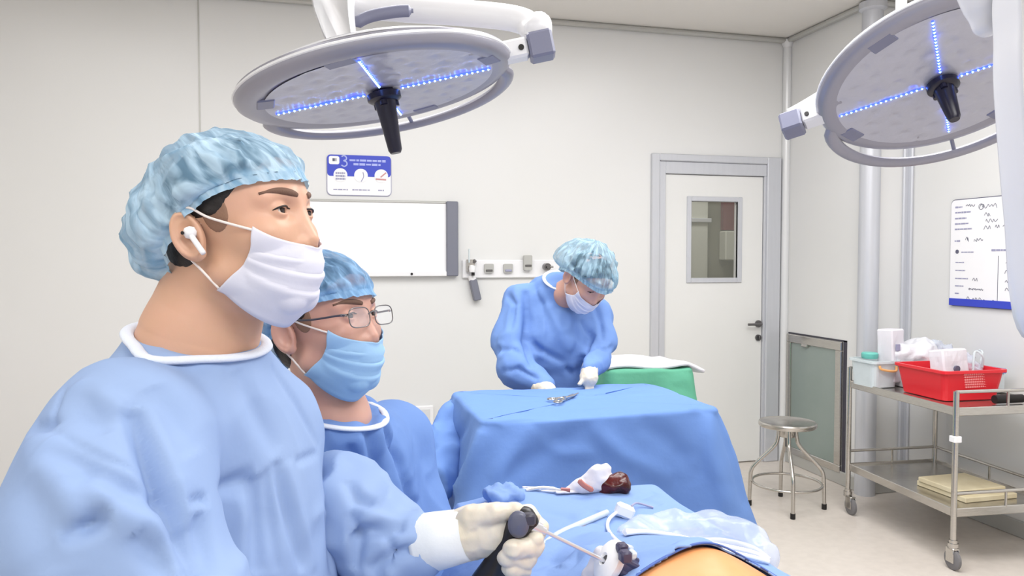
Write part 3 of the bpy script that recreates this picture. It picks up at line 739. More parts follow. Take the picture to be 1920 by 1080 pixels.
# blade-shaped hanging arm
def plate(outline, d, th, name, m, parent, round_=.008):
    """solid plate: outline in metres about a centre in the plane facing the viewer's side of the room"""
    P = smooth_path([C(x, y, d) for x, y in outline], 4, True); k = len(P); off = T_CAM*th/2
    cen = sum(P)/k
    rings = [[cen+(p-cen)*.9+off for p in P], [cen+(p-cen)*.985+off*.8 for p in P], [p+off*.3 for p in P], [p-off*.3 for p in P], [cen+(p-cen)*.985-off*.8 for p in P], [cen+(p-cen)*.9-off for p in P]]
    V = [v for r in rings for v in r]; Fc = grid_faces(k, 6, True); Fc.append(tuple(range(k))); Fc.append(tuple(reversed(range(5*k, 6*k))))
    return mesh_obj(name, V, Fc, m, parent, 'all')
plate([(583, -60), (590, 10), (600, 45), (618, 88), (642, 118), (664, 132), (669, 128), (667, 80), (662, 40), (660, 0), (664, -60)], 1.72, .07, 'hanging_arm', M['lampwhite'], lampA)
b = MB(); b.cyl(C(622, -50, 1.8), np.array([C(622, -50, 1.8)[0], C(622, -50, 1.8)[1], ZC-.005]), .035, 20); b.obj('ceiling_tube', M['lampwhite'], lampA)

# far right lamp
cR = C(1764, 150, 2.15)
lampB, RB, jB, LB, nB = make_lamp('round surgical lamp at the upper right, tilted towards the viewer with bright blue light cross', cR, (297, 100), .56, (.33, -.94), (155, 245, 330, 60), (10, 168), 180, .13)
pe = cR+RB @ np.array([.405, 0, .03])
p0 = C(1689, 18, 2.5); b = MB(); b.cyl(C(1689, 60, 2.5), np.array([p0[0], p0[1], ZC-.005]), .017, 16); b.obj('ceiling_tube', M['lampwhite'], lampB)
b = MB(); b.tube(smooth_path([pe+RB @ np.array([0, 0, .03]), cR+RB @ np.array([.36, 0, .07]), cR+RB @ np.array([.25, 0, .10]), cR+RB @ np.array([0, 0, .16])], 6), .02, 14, flat=.8); b.tube([cR+RB @ np.array([0, 0, .17]), cR+RB @ np.array([0, 0, .07])], .03, 14)
b.obj('yoke', M['lampwhite'], lampB)
# white curved pendant arm at the right edge, in front of the lamp
pend = thing('pendant_arm', 'bulky white curved pendant arm hanging at the right edge in front of the tilted lamp', 'pendant arm', C(1935, 60, 1.5))
plate([(1893, -80), (1884, 60), (1884, 140), (1890, 230), (1898, 330), (1908, 440), (1921, 600), (1960, 640), (2010, 500), (2020, 200), (2010, -80)], 1.35, .08, 'arm_cover', M['lampwhite'], pend)
b = MB(); b.tube([C(1960, -70, 1.36), C(1960, -70, 1.36)*np.array([1, 1, 0])+np.array([0, 0, ZC-.004])], .04, 18); b.obj('ceiling_tube', M['lampwhite'], pend)
Vk, Fk = sdf_mesh(lambda P: smin(cap(P, C(1846, 18, 1.46), C(1850, 44, 1.46), .031, .026), cap(P, C(1846, -30, 1.46), C(1960, -10, 1.42), .05), .03), C(1846, 18, 1.46)-.25, C(1846, 18, 1.46)+.25, .006)
mesh_obj('elbow_joint', Vk, Fk, M['lampwhite'], pend, 'all')

# ============================================================ STEEL STOOL
sc0 = np.array([2.76, 4.02, 0.0])
st = thing('stool', 'round stainless steel stool with four bent legs and a foot ring by the right wall', 'stool', sc0)
b = MB(); b.lathe([(0, .50), (.158, .50), (.165, .494), (.168, .5), (.168, .515), (.162, .522), (.145, .516), (0, .518)], sc0, 40); b.obj('seat', M['steel'], st)
b = MB(); b.lathe([(0, .43), (.045, .43), (.05, .44), (.05, .49), (.07, .5)], sc0, 24); b.obj('hub', M['steel'], st)
b = MB(); b.tube([sc0+[0, 0, .47], sc0+[0, 0, .37]], .013, 12); b.obj('screw_post', M['steeld'], st)
for k in range(4):
    a = PI/4+k*PI/2+.35; e = np.array([math.cos(a), math.sin(a), 0])
    b = MB(); b.tube(smooth_path([sc0+e*.05+Z_*.48, sc0+e*.055+Z_*.42, sc0+e*.075+Z_*.37, sc0+e*.17+Z_*.27, sc0+e*.205+Z_*.22, sc0+e*.212+Z_*.15, sc0+e*.216+Z_*.03], 6), .0115, 12); lg = b.obj('leg', M['steel'], st)
    b = MB(); b.tube([sc0+e*.216+Z_*.0, sc0+e*.216+Z_*.032], .0145, 12); b.obj('rubber_foot', M['blackrub'], lg)
b = MB(); b.tube([sc0+np.array([.2*math.cos(a), .2*math.sin(a), .15]) for a in np.linspace(0, 2*PI, 49)[:-1]], .008, 10, closed=True); b.obj('foot_ring', M['steel'], st)

# ============================================================ TROLLEY
TX0, TX1, TY0, TY1 = 2.98, 3.55, 3.0, 3.84
tr = thing('instrument_trolley', 'two shelf stainless steel trolley on castors by the right wall', 'trolley', ((TX0+TX1)/2, (TY0+TY1)/2, 0))
for x in (TX0, TX1):
    for y in (TY0, TY1):
        b = MB(); b.tube([(x, y, .13), (x, y, .865)], .0135, 14); pl = b.obj('post', M['steel'], tr)
        b = MB(); b.tube([(x, y, .105), (x, y, .145)], .019, 14); b.tube([(x, y, .13), (x, y, .112)], .024, 14)
        fx = .03 if y == TY1 else .0
        b.box((x-.017, y-fx-.022, .035), (x-.013, y-fx+.03, .108), .002); b.box((x+.013, y-fx-.022, .035), (x+.017, y-fx+.03, .108), .002); b.box((x-.017, y-fx-.022, .098), (x+.017, y+.02, .108), .002)
        ca = b.obj('castor_fork', M['steel'], pl)
        Rw = frame((1, 0, 0), (0, 1, 0)); b = MB(); b.lathe([(.012, -.012), (.042, -.012), (.05, -.007), (.05, .007), (.042, .012), (.012, .012)], (x, y-fx, .05), 28, Rw); b.obj('wheel', M['rubber'], pl)
def shelf(z, nm):
    b = MB(); b.box((TX0, TY0, z-.004), (TX1, TY1, z)); b.box((TX0-.004, TY0, z-.03), (TX0+.004, TY1, z+.012), .003); b.box((TX1-.004, TY0, z-.03), (TX1+.004, TY1, z+.012), .003); b.box((TX0, TY0-.004, z-.03), (TX1, TY0+.004, z+.012), .003); b.box((TX0, TY1-.004, z-.03), (TX1, TY1+.004, z+.012), .003)
    return b.obj(nm, M['steel'], tr, smooth=False)
shelf(.775, 'shelf'); shelf(.285, 'shelf')
for z, edges in ((.862, 'NS'), (.37, 'NSE')):
    for e in edges:
        if e == 'N': p, q = (TX0, TY1, z), (TX1, TY1, z)
        if e == 'S': p, q = (TX0, TY0, z), (TX1, TY0, z)
        if e == 'E': p, q = (TX1, TY0, z), (TX1, TY1, z)
        b = MB(); b.tube([p, q], .0085, 10)
        mid = (np.array(p)+np.array(q))/2; b.tube([mid, mid-Z_*.08], .006, 8); b.obj('guard_rail', M['steel'], tr)
b = MB(); b.box((TX0-.02, TY0-.02, .62), (TX0+.02, TY0+.02, .65), .003); b.obj('clamp', M['white'], tr, smooth=False)

_th = math.radians(-4.6); _pb = Vector((TX0, TY0, 0)); tr.rotation_euler = (0, 0, _th); tr.location = _pb+Matrix.Rotation(_th, 3, 'Z') @ (Vector(tuple(ORG[tr.name]))-_pb)
def openbin(c, sx, sy, h, taper, m, name, label, cat, rim=.012, rz=0, wall=.004, z0=.779, rimmat=None):
    t = thing(name, label, cat, (c[0], c[1], z0))
    def rr(w, d, z, r=.03):
        pts = []
        for cx, cy, a0 in ((w/2-r, d/2-r, 0), (-w/2+r, d/2-r, 90), (-w/2+r, -d/2+r, 180), (w/2-r, -d/2+r, 270)):
            for k in range(5): a = math.radians(a0+22.5*k); pts.append((cx+r*math.cos(a), cy+r*math.sin(a), z))
        return pts
    lo = 1-taper
    rings = [rr(sx*lo, sy*lo, 0), rr(sx, sy, h), rr(sx+rim*2, sy+rim*2, h), rr(sx+rim*2, sy+rim*2, h-.012), rr(sx+rim*2-.006, sy+rim*2-.006, h-.012), rr(sx+rim*2-.006, sy+rim*2-.006, h-.004)]
    rings = [rr(sx*lo-2*wall, sy*lo-2*wall, wall), rr(sx-2*wall, sy-2*wall, h)]+rings[1:3]+[rr(sx+rim*2, sy+rim*2, h-.014), rr(sx, sy, h-.014), rr(sx*lo, sy*lo, 0)]
    V = [p for r in rings for p in r]; n = 20; Fc = grid_faces(n, len(rings), True); Fc.append(tuple(range(n))); Fc.append(tuple(reversed(range(6*n, 7*n))))
    cz, sz = math.cos(rz), math.sin(rz); V = [(c[0]+x*cz-y*sz, c[1]+x*sz+y*cz, z0+z) for x, y, z in V]
    mesh_obj('tray', V, Fc, m, t, smooth=False)
    return t
# red basket with moulded holes and paper pack
bk = openbin((3.26, 3.335), .36, .36, .155, .12, M['red'], 'basket', 'red plastic basket holding packs at the near end of the trolley', 'basket', rz=math.radians(-3))
b = MB()
for r in range(6):
    for k in range(15-r//2):
        x = 3.18+.0115*k+.004*r; z = .779+.135-.013*r; b.box((x, 3.335-.181+(.021*(.155-(z-.779))/.155)-.003, z-.004), (x+.007, 3.335-.172+(.021*(.155-(z-.779))/.155), z+.004))
b.obj('lattice_holes', mat('basket_hole_light', (246, 150, 150), .5), bk, smooth=False)
def blob(name, label, cat, pts, rads, m, h=.006, k=.03, wr=.006, sc=22, group=None, parent=None, sd=0., extra=None):
    P_ = np.array(pts); lo = P_.min(0)-max(rads)-.02; hi = P_.max(0)+max(rads)+.02
    V, Fq = sdf_mesh(lambda P: chain(P, pts, rads, k) if len(pts) > 1 else ell(P, pts[0], (rads[0],)*3), lo, hi, h)
    if extra: V = extra(V)
    N = vnormals(V, Fq); V = V+N*(wr*(ridged(V, sc, sd)-.6)+wr*.5*noise3(V, sc*2.3, sd))[:, None]
    o = mesh_obj(name, V, Fq, m, parent, 'all')
    return tag(o, label, cat, group) if label else o
def zflat(z0): 
    def f(V): V = V.copy(); V[:, 2] = np.maximum(V[:, 2], z0); return V
    return f
# white paper pack standing in the basket
pk = thing('paper_pack', 'white folded paper pack with a round dark mark sticking out of the red basket', 'pack', (3.2, 3.28, .80))
def packbox(parent, nm, lo, hi, m, tilt=0, rz=0, seed=0, amp=.006):
    b = MB().box(lo, hi, .008); c = (np.array(lo)+hi)/2
    nx = 8; V = []; b2 = MB()
    o = b.obj(nm, m, parent, smooth=False); o.rotation_euler = (0, 0, 0)
    me = o.data; R = Euler((tilt, 0, rz)).to_matrix(); oc = Vector(c-ORG[parent.name]) if parent else Vector((0, 0, 0))
    for v in me.vertices: v.co = R @ (v.co-oc)+oc
    sb = o.modifiers.new('s', 'SUBSURF'); sb.subdivision_type = 'SIMPLE'; sb.levels = sb.render_levels = 3
    tx = bpy.data.textures.new(nm, 'CLOUDS'); tx.noise_scale = .06; dm = o.modifiers.new('d', 'DISPLACE'); dm.texture = tx; dm.strength = amp*2; dm.mid_level = .5
    return o
p1 = packbox(pk, 'pack', (3.11, 3.22, .80), (3.285, 3.31, 1.03), M['gauze'], -.15, .1)
b = MB(); b.cyl((3.195, 3.222, .935), (3.195, 3.212, .935), .017, 18); b.obj('round_mark', M['ink'], pk)
blob('tissue_wad', 'rounded white tissue wad behind the paper pack in the red basket', 'tissue', [(3.30, 3.33, .90), (3.31, 3.34, .98)], [.055, .04], M['gauze'], extra=zflat(.79))
blob('clear_wrapper', 'crumpled clear plastic wrapper at the right end of the red basket', 'wrapper', [(3.37, 3.28, .90), (3.41, 3.40, .93), (3.38, 3.45, .95)], [.05, .055, .04], M['clearbag'], wr=.016, sc=18, extra=zflat(.79))
b = MB(); b.tube(smooth_path([(3.33, 3.25, .9), (3.36, 3.27, 1.01), (3.39, 3.25, .99), (3.41, 3.27, .93)], 6), .006, 8); b.tube(smooth_path([(3.42, 3.3, .92), (3.44, 3.3, 1.0), (3.46, 3.34, 1.01)], 6), .005, 8)
tag(b.obj('clear_tubing', M['clearbin']), 'looped clear tubing sticking up out of the red basket', 'tubing')
# bins behind
bn = openbin((3.10, 3.70), .17, .20, .15, .08, M['clearbin'], 'storage_bin', 'translucent bin with an orange handle at the far left of the trolley', 'bin')
b = MB(); b.tube(smooth_path([(3.045, 3.592, .905), (3.055, 3.588, .885), (3.145, 3.588, .872), (3.155, 3.592, .90)], 4), .007, 8); b.obj('handle', M['orange'], bn)
b = MB(); b.box((3.055, 3.63, .782), (3.085, 3.72, .86), .008); tag(b.obj('folded_pack', M['gauze'], smooth=False), 'small white pack inside the translucent bin', 'pack')
bn2 = openbin((3.32, 3.665), .24, .25, .14, .08, M['white'], 'storage_bin', 'white bin full of plastic bags behind the red basket', 'bin')
b = MB(); b.lathe([(0, 0), (.042, 0), (.045, .01), (.045, .028), (.04, .034), (0, .036)], (3.085, 3.72, .93), 20); tag(b.obj('round_lid', M['teal']), 'teal plastic lid resting on top of the translucent bin', 'lid')
bg = blob('plastic_bag', 'large white plastic bag piled on the white bin', 'bag', [(3.22, 3.66, .95), (3.34, 3.62, .96), (3.45, 3.62, .94)], [.07, .085, .06], M['bag'], wr=.012, sc=14, extra=zflat(.90))
cb = thing('carton', 'white carton standing behind the translucent bin with a small grey label', 'carton', (3.17, 3.70, .86))
packbox(cb, 'box', (3.13, 3.62, .80), (3.24, 3.72, 1.10), M['gauze'], -.05, .25, amp=.004)
b = MB(); b.box((3.165, 3.604, .985), (3.19, 3.612, 1.02)); b.obj('label_patch', M['inkl'], cb, smooth=False)
blob('blue_wrapper', 'pale blue plastic wrapper on top of the white bag', 'wrapper', [(3.40, 3.58, 1.01), (3.47, 3.56, .99)], [.032, .03], M['clearbag'], wr=.01, sc=26)
bl_ = thing('lidded_box', 'clear box with a blue lid at the right end of the trolley', 'box', (3.50, 3.5, .779))
b = MB(); b.box((3.47, 3.30, .779), (3.60, 3.62, .885), .01); b.obj('box', M['clearbin'], bl_, smooth=False)
b = MB(); b.box((3.465, 3.295, .885), (3.605, 3.625, .91), .006); b.obj('lid', M['bluelid'], bl_, smooth=False)
b = MB(); b.tube([(3.28, 3.07, .80), (3.44, 3.06, .80)], .021, 14); b.tube([(3.44, 3.06, .80), (3.50, 3.06, .80)], .012, 10)
tag(b.obj('black_tube', M['blackrub']), 'short black cylinder lying on the trolley in front of the red basket', 'cylinder')
# flat boxes on the lower shelf
b = MB(); b.box((3.13, 3.08, .286), (3.45, 3.40, .312), .003); tag(b.obj('flat_carton', M['cream'], smooth=False), 'flat cream cardboard carton on the lower shelf of the trolley, bottom of the two', 'carton', None)
b = MB(); b.box((3.12, 3.12, .313), (3.42, 3.38, .338), .003); tag(b.obj('flat_carton', M['cream'], smooth=False), 'flat cream cardboard carton on the lower shelf of the trolley, top of the two', 'carton', None)

# ============================================================ GREEN DRAPED TABLE IN THE CORNER BEHIND
def drape_box(name, x0, x1, y0, y1, zt, zb, flare, m, label, cat, seed, amp=.02, fr=9, res=.012, rz=0, sag=.004, creases=(), parent=None, rcorner=.05):
    """cloth over a box-shaped table: flat top, rounded rim and hanging folded sides that flare out"""
    cx, cy = (x0+x1)/2, (y0+y1)/2; hx, hy = (x1-x0)/2, (y1-y0)/2
    per = []
    n_side = int(max(hx, hy)*2/res)
    def edge(a, b_): return [(a[0]+(b_[0]-a[0])*k/n_side, a[1]+(b_[1]-a[1])*k/n_side) for k in range(n_side)]
    cs = [(-hx, -hy), (hx, -hy), (hx, hy), (-hx, hy)]
    for k in range(4): per += edge(cs[k], cs[(k+1) % 4])
    per = np.array(per); n = len(per); ang = np.arctan2(per[:, 1]/hy, per[:, 0]/hx)
    # outward direction softened near the corners
    out = []
    for p in per:
        d = np.array([np.sign(p[0])*max(0, abs(p[0])-(hx-rcorner)), np.sign(p[1])*max(0, abs(p[1])-(hy-rcorner))]); out.append(d/np.linalg.norm(d) if np.linalg.norm(d) > 1e-6 else d)
    out = np.array(out); cn = np.clip(1-np.minimum(np.abs(np.abs(per[:, 0])-hx), 9)/.0001, 0, 1)
    base = np.array([np.array([np.sign(p[0])*min(abs(p[0]), hx-rcorner), np.sign(p[1])*min(abs(p[1]), hy-rcorner)]) for p in per])
    dcorner = np.minimum(np.hypot(np.abs(per[:, 0])-hx, np.abs(per[:, 1])-hy), 1.0)
    cornerness = np.exp(-(dcorner/.12)**2)
    s = np.arange(n)/n; fold = np.zeros(n); rs = np.random.RandomState(seed)
    for k in range(6): fold += np.sin(2*PI*(s*(fr+rs.randint(-3, 9))+rs.rand()))*rs.uniform(.3, 1)
    fold /= 3
    rings = []
    for w in np.linspace(0.0, 1, 14)[0:]:
        rings.append(np.column_stack([base*w, np.full(n, zt)+0*ang]))
    for a in np.linspace(0, PI/2, 6)[1:]:
        r_ = .02; rings.append(np.column_stack([base+out*(rcorner-.02+r_*math.sin(a)), np.full(n, zt-r_*(1-math.cos(a)))]))
    rings.insert(14, np.column_stack([base+out*(rcorner-.02), np.full(n, zt)]))
    nz = int((zt-zb)/.015)
    for k in range(1, nz+1):
        w = k/nz; z = zt-.02-(zt-.02-zb)*w
        o = flare*w**.8*(.35+1.1*cornerness)+amp*fold*w**.7
        rings.append(np.column_stack([base+out*(rcorner+o)[:, None], np.full(n, z)]))
    V = np.concatenate(rings); V[:, 0] += cx; V[:, 1] += cy
    if rz:
        c_, s_ = math.cos(rz), math.sin(rz); x, y = V[:, 0]-cx, V[:, 1]-cy; V[:, 0] = cx+x*c_-y*s_; V[:, 1] = cy+x*s_+y*c_
    Fq = np.array(grid_faces(n, len(rings), True))
    N = vnormals(V, Fq); N[:n*2] = (0, 0, 1)
    V = V+N*(sag*noise3(V, 7, seed)+sag*.6*ridged(V, 11, seed+3))[:, None]*1.0
    V[:n] = V[:n].mean(0)
    if creases: V = pix_crease(V, Fq, creases)
    o = mesh_obj(name, V, Fq, m, parent, 'all')
    return tag(o, label, cat) if label else o
def table_under(name, label, x0, x1, y0, y1, zt, m='steel'):
    t = thing(name, label, 'table', ((x0+x1)/2, (y0+y1)/2, 0))
    b = MB(); b.box((x0, y0, zt-.02), (x1, y1, zt), .004); b.obj('table_top', M[m], t, smooth=False)
    for x in (x0+.03, x1-.03):
        for y in (y0+.03, y1-.03): b = MB(); b.tube([(x, y, 0), (x, y, zt-.02)], .013, 10); b.obj('leg', M[m], t)
    return t
table_under('side_table', 'steel side table under the green cloth behind the bowed person', 1.38, 1.80, 3.42, 3.78, .94)
drape_box('green_cloth', 1.36, 1.82, 3.40, 3.80, .965, .35, .06, M['green'], 'green cloth draped over the side table behind the bowed person', 'cloth', 5, amp=.02, fr=7, sag=.006)
b = MB(); V = []
nu, nv = 24, 16
for j in range(nv):
    for i in range(nu):
        u, v = i/(nu-1), j/(nv-1); x = 1.36+.52*u; y = 3.42+.33*v; z = .985+.022*math.sin(PI*min(1, u*1.5))*math.sin(PI*v)+.008*math.sin(9*u+5*v)-max(0, u-.82)*.22
        V.append((x, y, z))
o = mesh_obj('folded_towel', V, grid_faces(nu, nv), M['gauze'], None, 'all'); sm = o.modifiers.new('t', 'SOLIDIFY'); sm.thickness = .016
tag(o, 'white folded towel lying on the green cloth beside the bowed person', 'towel')

# ============================================================ BLUE DRAPED INSTRUMENT TABLE
IX0, IX1, IY0, IY1 = .50, 1.335, 2.30, 2.87
table_under('instrument_table', 'steel instrument table under the blue drape', IX0+.04, IX1-.04, IY0+.04, IY1-.04, .975)
cre = [([(905, 800), (885, 860), (855, 930), (830, 990)], .020, .022), ([(940, 800), (915, 860), (890, 930)], -.012, .03), ([(1105, 800), (1010, 850), (945, 905)], -.014, .03), ([(1000, 800), (960, 850), (930, 900)], .012, .025),
       ([(1110, 800), (1160, 850), (1260, 900)], .014, .03), ([(1200, 790), (1260, 830), (1310, 900)], -.010, .03), ([(1345, 775), (1375, 860), (1400, 960)], -.015, .02), ([(1325, 775), (1335, 860), (1370, 960)], .016, .025),
       ([(850, 750), (820, 830), (800, 930)], .018, .02), ([(880, 790), (835, 850), (790, 960)], -.014, .025), ([(1010, 830), (1060, 850), (1120, 850)], .010, .02), ([(905, 797), (1000, 786), (1120, 776), (1250, 766), (1345, 762)], -.006, .012),
       ([(1000, 730), (1100, 745), (1300, 735)], .003, .02), ([(1290, 770), (1320, 758), (1345, 750)], .006, .01)]
drape_box('table_drape', IX0, IX1, IY0, IY1, .998, .22, .16, M['drape'], 'blue surgical drape covering the instrument table in the middle of the room', 'drape', 12, amp=.03, fr=5, sag=.004, creases=cre)
# gathered corner of the drape on the left
V, Fq = sdf_mesh(lambda P: smin(smin(cap(P, C(790, 800, 2.75), C(775, 900, 2.6), .03, .05), cap(P, C(845, 770, 2.85), C(825, 900, 2.6), .035, .07), .04), cap(P, C(775, 900, 2.6), C(760, 1050, 2.55), .05, .07), .04), C(700, 1060, 2.6)-.15, C(860, 740, 2.8)+.2, .009)
N = vnormals(V, Fq); V = V+N*(.012*ridged(V, 13)+.008*noise3(V, 25))[:, None]
mesh_obj('bunched_drape', V, Fq, M['drape'], None, 'all'); tag(bpy.data.objects['bunched_drape'], 'bunched blue drape folds hanging at the left end of the instrument table', 'drape')

# scissors on the table
def ring_handle(b, c, r, ux, uy, w=.0035): b.tube([c+ux*r*math.cos(a)+uy*r*.75*math.sin(a) for a in np.linspace(0, 2*PI, 21)[:-1]], w, 8, closed=True)
def clamp_tool(nm, label, tip, mid, hA, hB, z, m, tipm=None, r=.016, w=.004):
    t = thing(nm, label, 'forceps', np.array([mid[0], mid[1], z-.004]))
    tip, mid, hA, hB = [np.array([p[0], p[1], z if len(p) < 3 else p[2]]) for p in (tip, mid, hA, hB)]
    for k, h in enumerate((hA, hB)):
        b = MB(); off = Z_*.003*(1-2*k); side = unit(np.cross(tip-mid, Z_))*(.003*(1-2*k))
        b.tube(smooth_path([tip+off*.2+side*.3, (tip+mid)/2+side*1.2, mid+off, (mid+h)/2-side*2, h+unit(mid-h)*r], 4), [w*.5]*3+[w]*14, 8)
        ux = unit(h-mid); ring_handle(b, h, r, ux, np.cross(Z_, ux), w*.8); b.obj('half', m, t)
    b = MB(); b.cyl(mid-Z_*.006, mid+Z_*.007, w*1.3, 10); b.obj('pivot', m, t)
    return t
g = lambda x, y, z=1.008: onz(x, y, z)
clamp_tool('surgical_scissors', 'steel scissors lying on the blue draped instrument table', g(1084, 737), g(1058, 747), g(1036, 748), g(1046, 753), 1.010, M['steel'], r=.017, w=.0045)
# ============================================================ THE PATIENT AND THE DRAPE OVER THEM
RH = np.array([math.cos(YAW), -math.sin(YAW), 0]); FH = np.array([math.sin(YAW), math.cos(YAW), 0])
def W(lat, dep, z): return RH*lat+FH*dep+np.array([0, 0, z])
def sstep(a, b, x): t = np.clip((x-a)/(b-a), 0, 1); return t*t*(3-2*t)
def torso_z(x, y):
    q = 1-((x-.53)/.215)**2-(np.maximum(0, y-.95)/.42)**2-(np.maximum(0, .90-y)/.60)**2
    return .895+.155*np.sqrt(np.maximum(q, 0))+.012*np.exp(-((x-.58)/.05)**2-((y-1.02)/.06)**2)
def sheet_left(y): return .03+.19*sstep(1.0, 1.3, y)      # the drape is tucked in where the second person stands
def sheet_z(x, y):
    x = np.asarray(x, float); y = np.asarray(y, float)
    z = smax(torso_z(x, y)+.008, .972+.012*np.exp(-((x-.45)/.2)**2)+0*x, .03)
    z = z+.008*np.sin(x*9+y*4)*np.sin(y*7-x*3)+.004*np.sin(x*23-y*17)
    z = z-.9*np.maximum(0, x-.745)**1.0*sstep(.745, .80, x)-.35*np.maximum(0, x-.80)
    z = z-1.3*np.maximum(0, y-1.60)*sstep(1.60, 1.66, y)-1.2*np.maximum(0, sheet_left(y)+.08-x)
    return z
def onsheet(px, py, up=0.0):
    r = ray(px, py); o = np.array([0, 0, CAM_H]); t = np.linspace(.7, 2.2, 900); P = o+r*t[:, None]
    d = P[:, 2]-sheet_z(P[:, 0], P[:, 1])-up; k = np.argmax(d < 0); 
    return P[k]
pat = thing('person', 'person lying under the blue drape, an orange stained patch of belly showing', 'person', (.53, .9, .8))
Vp, Fp = sdf_mesh(lambda P: smin(smin(smin(ell(P, (.53, .95, .895), (.215, .42, .155)), ell(P, (.53, .90, .895), (.215, .60, .155)), .01), cap(P, (.45, 1.2, .86), (.43, 1.62, .87), .09, .075), .05), smin(cap(P, (.61, 1.2, .86), (.63, 1.62, .87), .09, .075), ell(P, (.58, 1.02, 1.035), (.055, .065, .028)), .05), .05), (.25, .24, .68), (.80, 1.75, 1.12), .011)
Vp = relax(Vp, Fp, 2); Vp[:, 2] = np.minimum(Vp[:, 2], sheet_z(Vp[:, 0], Vp[:, 1])-.0045)
mesh_obj('body', Vp, Fp, M['skinp'], pat, 'all')
b = MB(); b.box((.27, .4, .68), (.76, 1.60, .72), .02); b.box((.30, .5, .10), (.62, 1.2, .68), .03); b.box((.2, .35, 0), (.72, 1.4, .1), .03)
ot = thing('operating_table', 'operating table hidden under the drapes of the lying person', 'table', (.48, .9, 0)); b.obj('frame', M['steeld'], ot, smooth=False)
win = [onz(x, y, 1.045)[:2] for x, y in ((1148, 1092), (1203, 1072), (1273, 1053), (1338, 1044), (1398, 1031), (1434, 1044), (1476, 1084), (1530, 1250), (1100, 1250))]
def inpoly(x, y, poly):
    c = np.zeros(x.shape, bool); j = len(poly)-1
    for i in range(len(poly)):
        xi, yi = poly[i]; xj, yj = poly[j]; k = ((yi > y) != (yj > y)) & (x < (xj-xi)*(y-yi)/(yj-yi+1e-12)+xi); c ^= k; j = i
    return c
NX, NY = 330, 500
gx, gy = np.meshgrid(np.linspace(.03, 1.0, NX), np.linspace(.12, 1.95, NY))
gx = sheet_left(gy)+(gx-.03)*(1.0-sheet_left(gy))/.97
gz = sheet_z(gx, gy)
V = np.column_stack([gx.ravel(), gy.ravel(), gz.ravel()]); Fq = np.array(grid_faces(NX, NY)); N = vnormals(V, Fq)
os_ = onsheet
cre = [([os_(1045, 985), os_(1080, 990), os_(1120, 960)], .010, .012), ([os_(1000, 1045), os_(1060, 1010), os_(1110, 985)], -.010, .02), ([os_(980, 1075), os_(1030, 1050), os_(1090, 1060)], .008, .02),
       ([os_(1050, 1070), os_(1090, 1040), os_(1120, 1050)], -.009, .02), ([os_(1190, 1050), os_(1270, 1035), os_(1330, 1020)], -.007, .012), ([os_(1350, 1020), os_(1440, 1020), os_(1500, 1050)], .006, .014),
       ([os_(1230, 925), os_(1200, 935), os_(1240, 950)], .006, .012), ([os_(1250, 905), os_(1320, 945), os_(1400, 990)], -.008, .025), ([os_(1010, 960), os_(1060, 970), os_(1110, 1000)], .006, .02)]
V = crease(V, N, cre)
V[:, 2] += .003*noise3(V, 14)+.0025*ridged(V, 9, 2)
cx_ = V[Fq].mean(1); keep = ~inpoly(cx_[:, 0], cx_[:, 1], win)
o = mesh_obj('patient_drape', V, Fq[keep], M['drapel'], None, 'all'); tag(o, 'light blue surgical drape spread over the lying person in the foreground', 'drape')
sm = o.modifiers.new('t', 'SOLIDIFY'); sm.thickness = .003; sm.offset = 1
ww = np.array(smooth_path([np.array([q[0], q[1], 0]) for q in win[:8]], 10)); ORG[o.name] = np.array(o.location)
b = MB(); b.tube([(x, y, sheet_z(x, y)+.0035) for x, y, _ in ww], .0028, 8, flat=.6); b.obj('window_hem', mat('drape_dark_hem', (66, 96, 170), .6), o, 'all')
# crumpled drape corner
Vc, Fc = sdf_mesh(lambda P: smin(cap(P, C(925, 926, 1.62), C(975, 932, 1.62), .014, .008), cap(P, C(930, 930, 1.6), C(958, 918, 1.64), .014), .02), C(945, 920, 1.62)-.09, C(945, 920, 1.62)+.09, .004)
Nc = vnormals(Vc, Fc); Vc = Vc+Nc*(.006*ridged(Vc, 42)+.005*noise3(Vc, 80))[:, None]; tag(mesh_obj('crumpled_drape', Vc, Fc, M['drapel'], None, 'all'), 'small crumpled blue drape corner left of the forceps', 'drape')

# gauze with the red specimen, forceps
p = os_(1100, 926)
def fl(V, off=.0): V = V.copy(); z = sheet_z(V[:, 0], V[:, 1])+.006+off; V[:, 2] = np.maximum(V[:, 2], z); return V
D0 = np.dot(p-np.array([0, 0, CAM_H]), -T_CAM)
P_ = lambda x, y, dd=0: C(x, y, D0+dd)
Vg, Fg = sdf_mesh(lambda P: smax(smin(smin(cap(P, P_(1068, 922), P_(1125, 885), .010, .016), cap(P, P_(1075, 925), P_(1140, 922), .006, .006), .02), smin(cap(P, P_(1090, 912), P_(1138, 905), .014, .020), cap(P, P_(1118, 890), P_(1136, 880, .01), .012, .008), .02), .02), -P[..., 2]+p[2]-.004, .004), p-.11, p+.13, .0035)
Ng = vnormals(Vg, Fg); Vg = Vg+Ng*(.003*ridged(Vg, 45)+.002*noise3(Vg, 90))[:, None]
gz_ = mesh_obj('gauze_swab', fl(Vg), Fg, M['gauze'], None, 'all'); tag(gz_, 'folded white gauze swab standing beside the dark red tissue', 'gauze')
b = MB(); b.tube(smooth_path([P_(1085, 900, -.035), P_(1095, 910, -.036), P_(1112, 920, -.033)], 4), [.002]+[.006]*7+[.003], 8, flat=.6, up=T_CAM); ORG[gz_.name] = np.array(gz_.location); b.obj('stain', M['bloodl'], gz_)
